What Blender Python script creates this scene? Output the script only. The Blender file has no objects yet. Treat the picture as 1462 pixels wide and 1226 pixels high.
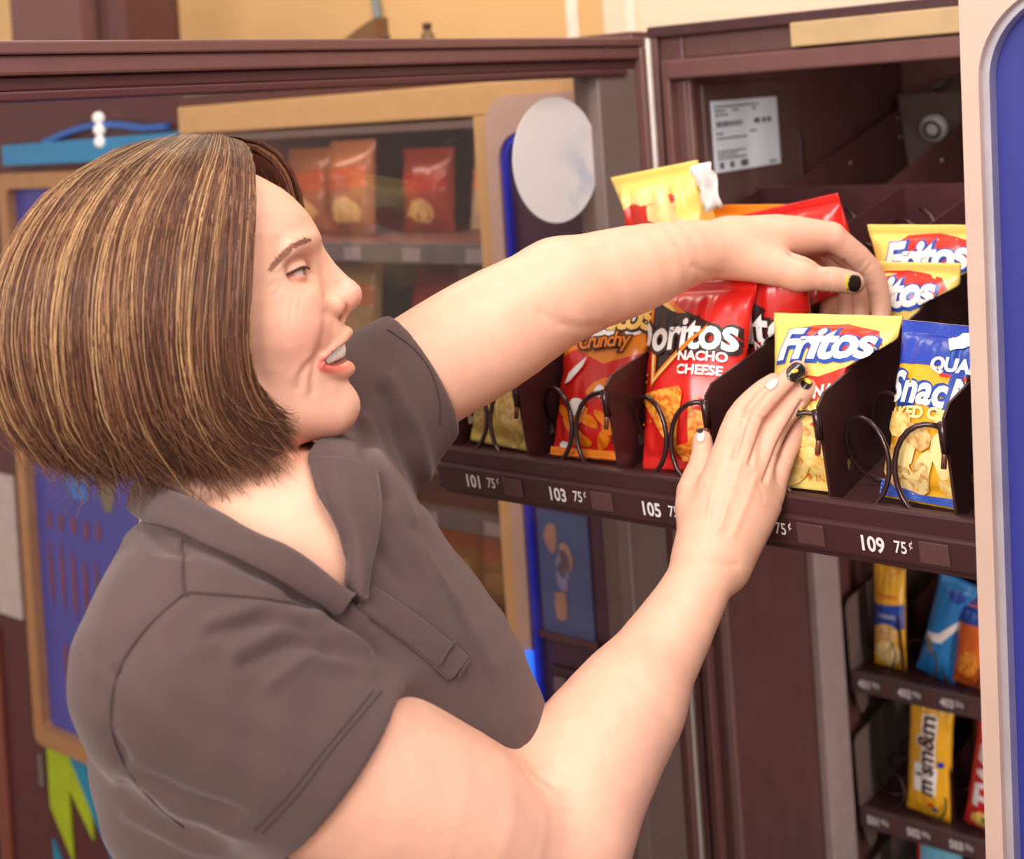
import bpy, bmesh, math, random
import numpy as np
from mathutils import Vector, Matrix

# ------------------------------------------------------------------ camera, world, lights, exposure
scene = bpy.context.scene
COL = scene.collection
F = 1943.0            # focal length in pixels of the 1462 x 1226 frame
TH = 0.067            # camera roll
EYE = 1.73            # camera height
cam_d = bpy.data.cameras.new('camera')
cam = bpy.data.objects.new('camera', cam_d)
COL.objects.link(cam)
cam_d.sensor_fit = 'HORIZONTAL'
cam_d.sensor_width = 36.0
cam_d.lens = F / 1462.0 * 36.0
cam_d.shift_x = 31.0 / 1462.0
cam_d.shift_y = -461.0 / 1462.0
cam_d.clip_start = 0.05
cam.matrix_world = (Matrix.Translation((0, 0, EYE)) @ Matrix.Rotation(math.pi / 2, 4, 'X') @ Matrix.Rotation(-TH, 4, 'Z'))
cam_d.dof.use_dof = True
cam_d.dof.focus_distance = 1.10
cam_d.dof.aperture_fstop = 6.3
scene.camera = cam

scene.view_settings.view_transform = 'Standard'
scene.view_settings.look = 'None'
scene.view_settings.gamma = 1.0
scene.view_settings.exposure = 0.18
scene.view_settings.use_curve_mapping = False
scene.cycles.use_denoising = True
scene.cycles.max_bounces = 8
scene.cycles.transparent_max_bounces = 12
scene.cycles.caustics_reflective = False
scene.cycles.caustics_refractive = False

world = bpy.data.worlds.new('world')
scene.world = world
world.use_nodes = True
bg = world.node_tree.nodes['Background']
bg.inputs['Color'].default_value = (1.0, 0.88, 0.80, 1)
bg.inputs['Strength'].default_value = 0.74

def area(name, loc, target, size, power, color):
    l = bpy.data.lights.new(name, 'AREA')
    l.shape = 'RECTANGLE'
    l.size, l.size_y = size
    l.energy = power
    l.color = color
    o = bpy.data.objects.new(name, l)
    COL.objects.link(o)
    o.location = loc
    o.rotation_euler = (Vector(target) - Vector(loc)).to_track_quat('-Z', 'Y').to_euler()
    return o
# window daylight behind the photographer, and the ceiling panels of the corridor
area('window_light', (-1.15, -1.5, 2.75), (0.05, 1.15, 1.3), (1.5, 1.3), 82, (1.0, 0.96, 0.94))
area('ceiling_panel_light', (0.55, 0.55, 3.2), (0.25, 1.15, 1.2), (1.3, 1.0), 24, (1.0, 0.92, 0.85))
area('ceiling_panel_light', (-0.5, 2.55, 3.3), (-0.2, 2.8, 1.0), (1.6, 0.5), 14, (1.0, 0.84, 0.62))

# ------------------------------------------------------------------ helpers
def px(x, y, Y):
    """world point seen at pixel (x, y) of the 1462x1226 frame, at depth Y in front of the camera"""
    dx, dy = x - 731.0, y - 613.0
    c, s = math.cos(TH), math.sin(TH)
    du = dx * c - dy * s
    dv = dx * s + dy * c + 462.0
    return Vector((du / F * Y, Y, EYE - dv / F * Y))

def lin(c):
    return tuple((v / 12.92 if v <= 0.04045 else ((v + 0.055) / 1.055) ** 2.4) for v in (q / 255.0 for q in c))

MATS = {}
def mat(name, col, rough=0.5, metal=0.0, vary=0.08, scale=30.0, coat=0.0, bump=0.0, bscale=200.0, spec=0.5, sub=0.0, emit=0.0, attr=None):
    """procedural principled material; col is sRGB 0-255; slight noise in colour, optional bump"""
    if name in MATS:
        return MATS[name]
    m = bpy.data.materials.new(name)
    m.use_nodes = True
    nt = m.node_tree
    p = nt.nodes['Principled BSDF']
    tc = nt.nodes.new('ShaderNodeTexCoord')
    nz = nt.nodes.new('ShaderNodeTexNoise')
    nz.inputs['Scale'].default_value = scale
    nz.inputs['Detail'].default_value = 3
    nt.links.new(tc.outputs['Object'], nz.inputs['Vector'])
    mr = nt.nodes.new('ShaderNodeMapRange')
    mr.inputs['From Min'].default_value = 0.3
    mr.inputs['From Max'].default_value = 0.7
    mr.inputs['To Min'].default_value = 1 - vary
    mr.inputs['To Max'].default_value = 1 + vary
    nt.links.new(nz.outputs['Fac'], mr.inputs['Value'])
    mx = nt.nodes.new('ShaderNodeMix')
    mx.data_type = 'RGBA'
    mx.blend_type = 'MULTIPLY'
    mx.inputs[0].default_value = 1.0
    if attr:
        at = nt.nodes.new('ShaderNodeAttribute')
        at.attribute_name = attr
        nt.links.new(at.outputs['Color'], mx.inputs[6])
    else:
        mx.inputs[6].default_value = (*lin(col), 1)
    nt.links.new(mr.outputs['Result'], mx.inputs[7])
    nt.links.new(mx.outputs[2], p.inputs['Base Color'])
    p.inputs['Roughness'].default_value = rough
    p.inputs['Metallic'].default_value = metal
    p.inputs['Specular IOR Level'].default_value = spec
    p.inputs['Coat Weight'].default_value = coat
    p.inputs['Coat Roughness'].default_value = 0.12
    if sub:
        p.inputs['Subsurface Weight'].default_value = sub
        p.inputs['Subsurface Radius'].default_value = (0.010, 0.004, 0.002)
        p.inputs['Subsurface Scale'].default_value = 1.0
    if emit:
        p.inputs['Emission Color'].default_value = (*lin(col), 1)
        p.inputs['Emission Strength'].default_value = emit
    if bump:
        n2 = nt.nodes.new('ShaderNodeTexNoise')
        n2.inputs['Scale'].default_value = bscale
        n2.inputs['Detail'].default_value = 4
        nt.links.new(tc.outputs['Object'], n2.inputs['Vector'])
        b = nt.nodes.new('ShaderNodeBump')
        b.inputs['Strength'].default_value = bump
        b.inputs['Distance'].default_value = 0.002
        nt.links.new(n2.outputs['Fac'], b.inputs['Height'])
        nt.links.new(b.outputs['Normal'], p.inputs['Normal'])
    MATS[name] = m
    return m

def glass_mat(name, tint=(1, 1, 1), refl=0.06, rough=0.02):
    if name in MATS:
        return MATS[name]
    m = bpy.data.materials.new(name)
    m.use_nodes = True
    nt = m.node_tree
    nt.nodes.remove(nt.nodes['Principled BSDF'])
    out = nt.nodes['Material Output']
    tr = nt.nodes.new('ShaderNodeBsdfTransparent')
    tr.inputs['Color'].default_value = (*tint, 1)
    gl = nt.nodes.new('ShaderNodeBsdfGlossy')
    gl.inputs['Roughness'].default_value = rough
    lw_ = nt.nodes.new('ShaderNodeLayerWeight')
    lw_.inputs['Blend'].default_value = 0.5
    pw = nt.nodes.new('ShaderNodeMath')
    pw.operation = 'POWER'
    pw.inputs[1].default_value = 4.0
    ad = nt.nodes.new('ShaderNodeMath')
    ad.operation = 'MULTIPLY_ADD'
    ad.inputs[1].default_value = 0.8
    ad.inputs[2].default_value = refl
    mix = nt.nodes.new('ShaderNodeMixShader')
    nt.links.new(lw_.outputs['Facing'], pw.inputs[0])
    nt.links.new(pw.outputs[0], ad.inputs[0])
    nt.links.new(ad.outputs[0], mix.inputs[0])
    nt.links.new(tr.outputs[0], mix.inputs[1])
    nt.links.new(gl.outputs[0], mix.inputs[2])
    nt.links.new(mix.outputs[0], out.inputs['Surface'])
    MATS[name] = m
    return m

def thing(name, label, cat, loc=(0, 0, 0), rz=0.0, group=None, matrix=None):
    o = bpy.data.objects.new(name, None)
    o.empty_display_size = 0.05
    COL.objects.link(o)
    if matrix is not None:
        o.matrix_world = matrix
    else:
        o.location = loc
        o.rotation_euler = (0, 0, rz)
    o['label'] = label
    o['category'] = cat
    if group:
        o['group'] = group
    return o

def tag(o, label, cat, group=None):
    o['label'] = label
    o['category'] = cat
    if group:
        o['group'] = group
    return o

def mesh(name, verts, faces, m, parent=None, smooth=False, recalc=True):
    me = bpy.data.meshes.new(name)
    me.from_pydata([tuple(v) for v in verts], [], faces)
    if recalc:
        bm = bmesh.new()
        bm.from_mesh(me)
        bmesh.ops.recalc_face_normals(bm, faces=bm.faces)
        bm.to_mesh(me)
        bm.free()
    if m is not None:
        me.materials.append(m)
    if smooth:
        me.polygons.foreach_set('use_smooth', [True] * len(me.polygons))
    o = bpy.data.objects.new(name, me)
    COL.objects.link(o)
    if parent is not None:
        o.parent = parent
    return o

def from_bm(name, bm, m, parent=None, smooth=False):
    me = bpy.data.meshes.new(name)
    bm.to_mesh(me)
    bm.free()
    if m is not None:
        me.materials.append(m)
    if smooth:
        me.polygons.foreach_set('use_smooth', [True] * len(me.polygons))
    o = bpy.data.objects.new(name, me)
    COL.objects.link(o)
    if parent is not None:
        o.parent = parent
    return o

def box(name, x0, x1, y0, y1, z0, z1, m, parent=None, bev=0.0, seg=2):
    bm = bmesh.new()
    vs = [bm.verts.new((x, y, z)) for x in (x0, x1) for y in (y0, y1) for z in (z0, z1)]
    for f in ((0, 1, 3, 2), (4, 6, 7, 5), (0, 4, 5, 1), (2, 3, 7, 6), (0, 2, 6, 4), (1, 5, 7, 3)):
        bm.faces.new([vs[i] for i in f])
    bmesh.ops.recalc_face_normals(bm, faces=bm.faces)
    if bev:
        bmesh.ops.bevel(bm, geom=list(bm.edges), offset=bev, segments=seg, profile=0.5, affect='EDGES')
    return from_bm(name, bm, m, parent)

def prism(name, poly, depth, m, parent=None, axis='y', off=0.0, holes=(), bev=0.0):
    """polygon (list of 2-D points) extruded by depth along an axis; holes are further loops"""
    def to3(p, d):
        if axis == 'y':
            return (p[0], off + d, p[1])
        if axis == 'x':
            return (off + d, p[0], p[1])
        return (p[0], p[1], off + d)
    bm = bmesh.new()
    edges = []
    loops = [poly] + list(holes)
    for lp in loops:
        vs = [bm.verts.new(to3(p, 0)) for p in lp]
        for i in range(len(vs)):
            edges.append(bm.edges.new((vs[i], vs[(i + 1) % len(vs)])))
    r = bmesh.ops.triangle_fill(bm, use_beauty=True, use_dissolve=False, edges=edges)
    faces = [g for g in r['geom'] if isinstance(g, bmesh.types.BMFace)]
    ex = bmesh.ops.extrude_face_region(bm, geom=faces)
    vv = [g for g in ex['geom'] if isinstance(g, bmesh.types.BMVert)]
    d = Vector(to3((0, 0), depth)) - Vector(to3((0, 0), 0))
    bmesh.ops.translate(bm, verts=vv, vec=d)
    bmesh.ops.recalc_face_normals(bm, faces=bm.faces)
    return from_bm(name, bm, m, parent)

def tube(name, pts, r, m, parent=None, sides=8, closed=False, radii=None):
    pts = [Vector(p) for p in pts]
    n = len(pts)
    verts, faces = [], []
    up = Vector((0.13, 0.31, 0.94)).normalized()
    prev = None
    for i, p in enumerate(pts):
        t = (pts[min(i + 1, n - 1)] - pts[max(i - 1, 0)])
        if t.length < 1e-9:
            t = Vector((0, 0, 1))
        t.normalize()
        if prev is None:
            a = t.cross(up)
            if a.length < 0.05:
                a = t.cross(Vector((1, 0, 0)))
        else:
            a = prev - t * prev.dot(t)
        a.normalize()
        prev = a
        b = t.cross(a)
        rr = radii[i] if radii else r
        for k in range(sides):
            ang = 2 * math.pi * k / sides
            verts.append(p + a * (rr * math.cos(ang)) + b * (rr * math.sin(ang)))
    for i in range(n - 1):
        for k in range(sides):
            k2 = (k + 1) % sides
            faces.append((i * sides + k, i * sides + k2, (i + 1) * sides + k2, (i + 1) * sides + k))
    faces.append(tuple(range(sides))[::-1])
    faces.append(tuple((n - 1) * sides + k for k in range(sides)))
    return mesh(name, verts, faces, m, parent, smooth=True, recalc=False)

def rrect(x0, x1, z0, z1, r, n=8, corners=(1, 1, 1, 1)):
    """rounded rectangle loop, counter-clockwise from lower left"""
    pts = []
    for (cx, cz, a0, on, ex, ez) in ((x0 + r, z0 + r, 180, corners[0], x0, z0), (x1 - r, z0 + r, 270, corners[1], x1, z0),
                                     (x1 - r, z1 - r, 0, corners[2], x1, z1), (x0 + r, z1 - r, 90, corners[3], x0, z1)):
        if not on:
            pts.append((ex, ez))
            continue
        for k in range(n + 1):
            a = math.radians(a0 + 90 * k / n)
            pts.append((cx + r * math.cos(a), cz + r * math.sin(a)))
    return pts

def catmull(P, n):
    """sample a Catmull-Rom curve through the points P (array k x d) at n parameters"""
    P = np.asarray(P, float)
    k = len(P)
    t = np.linspace(0, k - 1, n)
    i = np.clip(t.astype(int), 0, k - 2)
    f = (t - i)[:, None]
    p0, p1, p2, p3 = P[np.clip(i - 1, 0, k - 1)], P[i], P[i + 1], P[np.clip(i + 2, 0, k - 1)]
    return 0.5 * (2 * p1 + (p2 - p0) * f + (2 * p0 - 5 * p1 + 4 * p2 - p3) * f ** 2 + (3 * p1 - p0 - 3 * p2 + p3) * f ** 3)

def text_mesh(s, size=1.0, shear=0.0, offset=0.0, sx=1.0, spacing=1.0, res=3):
    """triangulated flat text: list of verts (2-D, centred) and faces"""
    c = bpy.data.curves.new('lettering', 'FONT')
    c.body = s
    c.size = size
    c.shear = shear
    c.offset = offset
    c.space_character = spacing
    c.align_x = 'CENTER'
    c.align_y = 'CENTER'
    c.resolution_u = res
    c.fill_mode = 'FRONT'
    o = bpy.data.objects.new('lettering', c)
    COL.objects.link(o)
    dg = bpy.context.evaluated_depsgraph_get()
    dg.update()
    me = bpy.data.meshes.new_from_object(o.evaluated_get(dg))
    bpy.data.objects.remove(o)
    bpy.data.curves.remove(c)
    v = [(q.co.x * sx, q.co.y) for q in me.vertices]
    f = [tuple(p.vertices) for p in me.polygons]
    bpy.data.meshes.remove(me)
    if v:
        xs = [q[0] for q in v]
        ys = [q[1] for q in v]
        cx, cy = (min(xs) + max(xs)) / 2, (min(ys) + max(ys)) / 2
        v = [(q[0] - cx, q[1] - cy) for q in v]
    return v, f

def flat_text(name, s, size, M, m, parent, **kw):
    """text laid flat: M maps (u, v, 0) to the parent's space"""
    v, f = text_mesh(s, size, **kw)
    return mesh(name, [M @ Vector((a, b, 0)) for a, b in v], f, m, parent, recalc=False)

# ------------------------------------------------------------------ machine row frame
MA = math.radians(-39.0)
MX, MY = 0.2367, 1.94
ca, sa = math.cos(MA), math.sin(MA)
def mrow(a, r, z=0.0):
    """point in the row of machines: a along the fronts, r behind the front plane"""
    return Vector((MX + ca * a - sa * r, MY + sa * a + ca * r, z))

DARK = mat('dark_brown_metal', (102, 67, 64), 0.45, vary=0.07)
DARK2 = mat('dark_brown_liner', (140, 100, 96), 0.6, vary=0.08)
BLACKP = mat('black_plastic', (70, 40, 42), 0.35, vary=0.06)
RAILM = mat('door_rail_brown', (112, 74, 70), 0.35, vary=0.05)
GREYB = mat('grey_brown_metal', (122, 104, 98), 0.4, vary=0.05)
STEEL = mat('steel_grey', (138, 130, 126), 0.35, metal=0.3, vary=0.06)
CHAMP = mat('champagne_metal', (212, 182, 166), 0.3, metal=0.25, vary=0.03)
TAN = mat('tan_paint', (216, 176, 120), 0.45, vary=0.04)
WHITE = mat('white_plastic', (238, 236, 236), 0.4, vary=0.02)
PAPER = mat('white_paper', (226, 236, 246), 0.5, vary=0.02)
INK = mat('grey_print', (96, 92, 104), 0.6, vary=0.02)
LABELW = mat('white_print', (235, 230, 226), 0.5, vary=0.02)
BLUEP = mat('blue_panel', (46, 50, 136), 0.35, vary=0.05, scale=4)
WIRE = mat('coil_wire', (64, 40, 42), 0.22, metal=0.5, vary=0.05, spec=0.8)
GLASS = glass_mat('door_glass', (0.90, 0.85, 0.84), 0.03)

# ------------------------------------------------------------------ setting
def struct(o):
    o['kind'] = 'structure'
    return o
m_floor = mat('floor_vinyl', (150, 128, 112), 0.4, vary=0.12, scale=6)
struct(mesh('floor', [(-4.5, -3, 0), (4.5, -3, 0), (4.5, 6.5, 0), (-4.5, 6.5, 0)], [(0, 1, 2, 3)], m_floor))
def wall_piece(name, a0, a1, r0, r1, z0, z1, m, bev=0.0):
    o = box(name, a0, a1, r0, r1, z0, z1, m, None, bev)
    o.matrix_world = Matrix.Translation((MX, MY, 0)) @ Matrix.Rotation(MA, 4, 'Z')
    return struct(o)
W_TAN = mat('wall_tan', (226, 182, 124), 0.8, vary=0.05, scale=2)  # left stretch of the back wall is tan, right stretch cream
W_CREAM = mat('wall_cream', (244, 220, 192), 0.8, vary=0.03, scale=2)
wall_piece('wall_back', -3.4, -0.66, 0.86, 0.96, 0, 3.0, W_TAN)
wall_piece('wall_back_right', -0.66, 1.9, 0.86, 0.96, 0, 3.0, W_CREAM)
wall_piece('trim_1', -0.755, -0.725, 0.848, 0.86, 0, 3.0, mat('trim_white', (250, 236, 214), 0.5), 0.003)
wall_piece('trim_2', -0.598, -0.572, 0.848, 0.86, 0, 3.0, MATS['trim_white'], 0.003)

# ------------------------------------------------------------------ the open snack machine
vm = thing('vending_machine', 'brown snack vending machine standing open, its glass door swung out behind the woman', 'vending machine', (MX, MY, 0), MA)
W, D, H = 1.15, 0.80, 1.823
T = 0.05
box('side_panel', 0, T, 0, D, 0.05, H, DARK, vm, 0.004)
box('side_panel', W - T, W, 0, D, 0.05, H, DARK, vm, 0.004)
box('back_panel', T, W - T, D - 0.03, D, 0.05, H, DARK2, vm)
box('top_panel', T, W - T, 0.0, D - 0.03, H - 0.045, H, DARK, vm, 0.003)
box('bottom_panel', T, W - T, 0, D - 0.03, 0.05, 0.12, DARK, vm)
for fx in (0.08, W - 0.08):
    for fy in (0.08, D - 0.08):
        tube('foot', [(fx, fy, 0), (fx, fy, 0.05)], 0.03, BLACKP, vm, 12)
# front frame around the opening
box('door_jamb', -0.002, 0.014, -0.012, 0.0, 0.06, H - 0.002, DARK, vm, 0.002)
box('door_jamb', 0.022, 0.034, -0.018, 0.0, 0.06, H - 0.045, RAILM, vm, 0.002)
box('head_strip', 0.0, W, -0.014, 0.0, H - 0.012, H + 0.004, mat('head_strip_brown', (70, 38, 40), 0.4), vm, 0.002)
box('head_rail', 0.03, W - 0.02, -0.02, 0.0, H - 0.072, H - 0.045, RAILM, vm, 0.003)
box('head_trim', 0.225, W - 0.02, -0.022, -0.002, H - 0.042, H - 0.010, mat('head_trim_tan', (196, 164, 120), 0.5), vm, 0.002)
box('inner_gasket', 0.046, 0.054, 0.004, 0.016, 0.12, H - 0.06, mat('gasket_brown', (126, 92, 86), 0.5), vm, 0.002)
# grey liner post that carries the shelf ends
box('shelf_post', T, T + 0.016, 0.262, 0.345, 0.12, 1.30, mat('post_grey', (176, 158, 154), 0.45), vm, 0.003)
box('shelf_post', W - T - 0.016, W - T, 0.262, 0.345, 0.12, 1.30, mat('post_grey', (176, 158, 154), 0.45), vm, 0.003)
# service plate with the paper label on the left wall
sp = box('service_plate', T, T + 0.006, 0.035, 0.34, 1.515, 1.742, mat('service_plate_brown', (98, 70, 66), 0.5), vm, 0.002)
lb = box('service_label', T + 0.006, T + 0.0075, 0.055, 0.255, 1.613, 1.716, PAPER, vm)
lb['label'] = 'white printed paper service label'
def lab_line(y, z, w, h=0.0032):
    return [(T + 0.0079, y, z), (T + 0.0079, y + w, z), (T + 0.0079, y + w, z + h), (T + 0.0079, y, z + h)]
rnd = random.Random(3)
vv, ff = [], []
def add_quad(q):
    b = len(vv)
    vv.extend(q)
    ff.append((b, b + 1, b + 2, b + 3))
y0l = 0.063
for (z, spans) in ((1.706, ((0, .135),)), (1.700, ((0, .03), (.05, .02), (.11, .016))), (1.694, ((0, .04),)),
                   (1.667, ((0, .022), (.1, .02))), (1.660, ((0, .09),)), (1.641, ((0, .085),)), (1.636, ((0, .06),)), (1.631, ((0, .085),))):
    for (s, w) in spans:
        y = y0l + s
        while y < y0l + s + w - 0.002:
            l = rnd.uniform(.005, .014)
            l = min(l, y0l + s + w - y)
            add_quad(lab_line(y, z, l, 0.0028))
            y += l + 0.0022
for k in range(22):                                  # bar code
    add_quad(lab_line(y0l + 0.002 + k * 0.0036, 1.678, rnd.uniform(.0012, .0026), 0.008))
for s, w in ((.115, .018), (.14, .012), (.156, .012)):
    add_quad(lab_line(y0l + s, 1.679, w, 0.0075))
for s in (.004, .034, .066):
    add_quad(lab_line(y0l + s, 1.618, .012 + .01 * (s > .05), 0.009))
add_quad(lab_line(y0l + .155, 1.617, .025, 0.003))
lp_ = mesh('label_print', vv, ff, INK, lb, recalc=False)
lp_['kind'] = 'stuff'
box('latch_slot', T, T + 0.010, 0.322, 0.332, 1.56, 1.66, BLACKP, vm, 0.001)

def cabinet_fill(parent, x0, x1, y, z, power, col):  # added tube and light, hidden from view, to brighten a cabinet interior
    tube('fill_tube', [(x0, y, z), (x1, y, z)], 0.009, mat('fill_tube_white', (255, 236, 214), 0.4, emit=1.5), parent, 10)
    l = bpy.data.lights.new('fill_light', 'AREA')
    l.shape = 'RECTANGLE'; l.size = x1 - x0; l.size_y = 0.03
    l.energy = power; l.color = col
    o = bpy.data.objects.new('fill_light', l)
    COL.objects.link(o)
    o.parent = parent
    o.location = ((x0 + x1) / 2, y, z - 0.012)
    o.rotation_euler = (math.radians(20), 0, 0)
cabinet_fill(vm, 0.3, 1.0, 0.02, H - 0.056, 2.2, (1.0, 0.82, 0.74))
tube('fill_tube', [(W - 0.075, 0.06, 0.3), (W - 0.075, 0.06, 1.6)], 0.010, MATS['fill_tube_white'], vm, 10)  # upright tube added out of view to fill the lower trays with light
vl = bpy.data.lights.new('side_fill_light', 'AREA')  # added fill that goes with the upright tube
vl.shape = 'RECTANGLE'; vl.size = 1.3; vl.size_y = 0.03; vl.energy = 5.0; vl.color = (1.0, 0.84, 0.78)
vo_ = bpy.data.objects.new('side_fill_light', vl)
COL.objects.link(vo_)
vo_.parent = vm
vo_.matrix_local = Matrix.Translation((W - 0.09, 0.06, 0.95)) @ Vector((-1, 0.45, 0)).to_track_quat('-Z', 'X').to_matrix().to_4x4()
# upper shelf inside the cabinet: bare, tilted, with its divider plates and drive hubs
def shelf_frame(base, tilt):
    return base @ Matrix.Rotation(tilt, 4, 'X')
VMM = Matrix.Translation((MX, MY, 0)) @ Matrix.Rotation(MA, 4, 'Z')
us = thing('empty_shelf', 'empty tilted dark shelf with divider plates high inside the open machine', 'shelf',
           matrix=VMM @ Matrix.Translation((0.068, 0.18, 1.405)) @ Matrix.Rotation(math.radians(13), 4, 'X'))
box('shelf_floor', 0, 0.98, 0, 0.56, -0.004, 0, GREYB, us)
UD = mat('shelf_divider_brown', (96, 58, 56), 0.5, vary=0.08)
for i in range(7):
    x = 0.0 + 0.155 * i
    prism('divider', [(0.0, 0.0), (0.0, 0.10), (0.05, 0.15), (0.57, 0.15), (0.57, 0.0)], 0.003, UD, us, axis='x', off=x)
    for (yy, zz) in ((0.09, 0.135), (0.33, 0.12), (0.55, 0.135), (0.55, 0.10)):
        tube('rivet', [(x - 0.002, yy, zz), (x + 0.006, yy, zz)], 0.0035, STEEL, us, 8)
for i in range(6):
    x = 0.0775 + 0.155 * i
    box('back_plate', x - 0.072, x + 0.074, 0.56, 0.564, 0.0, 0.175, GREYB, us)
    bm = bmesh.new()
    bmesh.ops.create_cone(bm, cap_ends=True, segments=24, radius1=0.026, radius2=0.022, depth=0.02,
                          matrix=Matrix.Translation((x - 0.01, 0.548, 0.115)) @ Matrix.Rotation(math.pi / 2, 4, 'X'))
    hb = from_bm('drive_hub', bm, WHITE, us, True)
    ring = [(x - 0.01 + 0.014 * math.cos(t), 0.536, 0.115 + 0.014 * math.sin(t)) for t in np.linspace(0, 2 * math.pi, 20)]
    tube('hub_ring', ring, 0.003, WIRE, hb, 6)
box('side_rail', -0.012, -0.004, 0.02, 0.57, 0.03, 0.055, STEEL, us, 0.002)
# a scrap of wrapper left lying on the back edge of the shelf
wb = bmesh.new()
bmesh.ops.create_grid(wb, x_segments=6, y_segments=4, size=0.05)
rw = random.Random(5)
for v in wb.verts:
    v.co = Vector((v.co.x * 0.9, v.co.y * 0.3 + rw.uniform(-.004, .004), 0.022 * (1 - abs(v.co.x) / 0.05) + rw.uniform(0, .008)))
wo = from_bm('wrapper_scrap', wb, mat('foil_grey', (150, 138, 128), 0.3, metal=0.4), None, True)
wo.matrix_world = us.matrix_world @ Matrix.Translation((0.115, 0.563, 0.177)) @ Matrix.Rotation(math.radians(-13), 4, 'X')
so = wo.modifiers.new('thick', 'SOLIDIFY'); so.thickness = 0.001
tag(wo, 'crumpled grey wrapper scrap on the back edge of the empty shelf', 'wrapper')

# ------------------------------------------------------------------ the swung-out glass door
DW = 1.14
ZT = EYE + 0.083
dr = bpy.data.objects.new('door', None)
COL.objects.link(dr)
dr.parent = vm
dr['label'] = 'brown framed glass door'
ZB = 0.16
RAILD = mat('door_rail_dark', (84, 46, 48), 0.35, vary=0.05)
box('top_rail', -0.055, 0.0, -DW, 0, ZT - 0.012, ZT, RAILM, dr, 0.002)
box('top_rail_face', -0.05, -0.004, -DW, -0.0, ZT - 0.03, ZT - 0.012, RAILM, dr, 0.003)
box('top_rail_groove', -0.05, -0.012, -DW, -0.0, ZT - 0.043, ZT - 0.03, RAILD, dr, 0.002)
box('top_rail_lip', -0.05, -0.006, -DW, -0.06, ZT - 0.052, ZT - 0.043, RAILD, dr, 0.002)
box('bottom_rail', -0.055, 0.0, -DW, 0, ZB, ZB + 0.09, RAILM, dr, 0.004)
box('hinge_stile', -0.055, -0.012, -0.125, -0.03, ZB + 0.09, ZT - 0.043, GREYB, dr, 0.003)
box('hinge_stile_edge', -0.055, 0.0, -0.03, 0.0, ZB + 0.09, ZT - 0.012, RAILM, dr, 0.003)
box('lock_stile', -0.055, 0.0, -DW, -DW + 0.07, ZB + 0.09, ZT - 0.043, GREYB, dr, 0.003)
ga = box('gasket', -0.002, 0.004, -0.018, -0.006, ZB, ZT - 0.002, mat('gasket_white', (246, 240, 230), 0.4), dr, 0.001)
ga['label'] = 'thin white door gasket'
box('glass', -0.034, -0.030, -DW + 0.06, -0.118, ZB + 0.08, ZT - 0.046, GLASS, dr)
# round white sticker on the glass
yc, zc = -0.208, EYE - 0.076
rr = 0.083
disc = []
for k in range(64):
    t = 2 * math.pi * k / 64
    disc.append((yc + rr * 1.14 * math.cos(t), zc + rr * math.sin(t)))
m_st = bpy.data.materials.new('sticker_white')
m_st.use_nodes = True
nt = m_st.node_tree
p = nt.nodes['Principled BSDF']
p.inputs['Roughness'].default_value = 0.5
tcn = nt.nodes.new('ShaderNodeTexCoord')
nzn = nt.nodes.new('ShaderNodeTexNoise'); nzn.inputs['Scale'].default_value = 28; nzn.inputs['Detail'].default_value = 8
vo = nt.nodes.new('ShaderNodeVectorMath'); vo.operation = 'DISTANCE'
vo.inputs[1].default_value = (0, yc + 0.055, zc - 0.025)
nt.links.new(tcn.outputs['Object'], nzn.inputs['Vector'])
nt.links.new(tcn.outputs['Object'], vo.inputs[0])
mr1 = nt.nodes.new('ShaderNodeMapRange')
mr1.inputs['From Min'].default_value = 0.075; mr1.inputs['From Max'].default_value = 0.0
nt.links.new(vo.outputs['Value'], mr1.inputs['Value'])
ml = nt.nodes.new('ShaderNodeMath'); ml.operation = 'MULTIPLY'
mr2 = nt.nodes.new('ShaderNodeMapRange'); mr2.inputs['From Min'].default_value = 0.42; mr2.inputs['From Max'].default_value = 0.6
nt.links.new(nzn.outputs['Fac'], mr2.inputs['Value'])
nt.links.new(mr1.outputs['Result'], ml.inputs[0]); nt.links.new(mr2.outputs['Result'], ml.inputs[1])
mxs = nt.nodes.new('ShaderNodeMix'); mxs.data_type = 'RGBA'
mxs.inputs[6].default_value = (*lin((232, 226, 226)), 1); mxs.inputs[7].default_value = (*lin((178, 186, 208)), 1)
nt.links.new(ml.outputs[0], mxs.inputs[0]); nt.links.new(mxs.outputs[2], p.inputs['Base Color'])
st = prism('round_sticker', disc, 0.0012, m_st, dr, axis='x', off=-0.0295)
st['label'] = 'round white sticker with a faint grey smudge'

# ------------------------------------------------------------------ bag builder
def smooth01(t):
    t = np.clip(t, 0, 1)
    return t * t * (3 - 2 * t)

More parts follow.
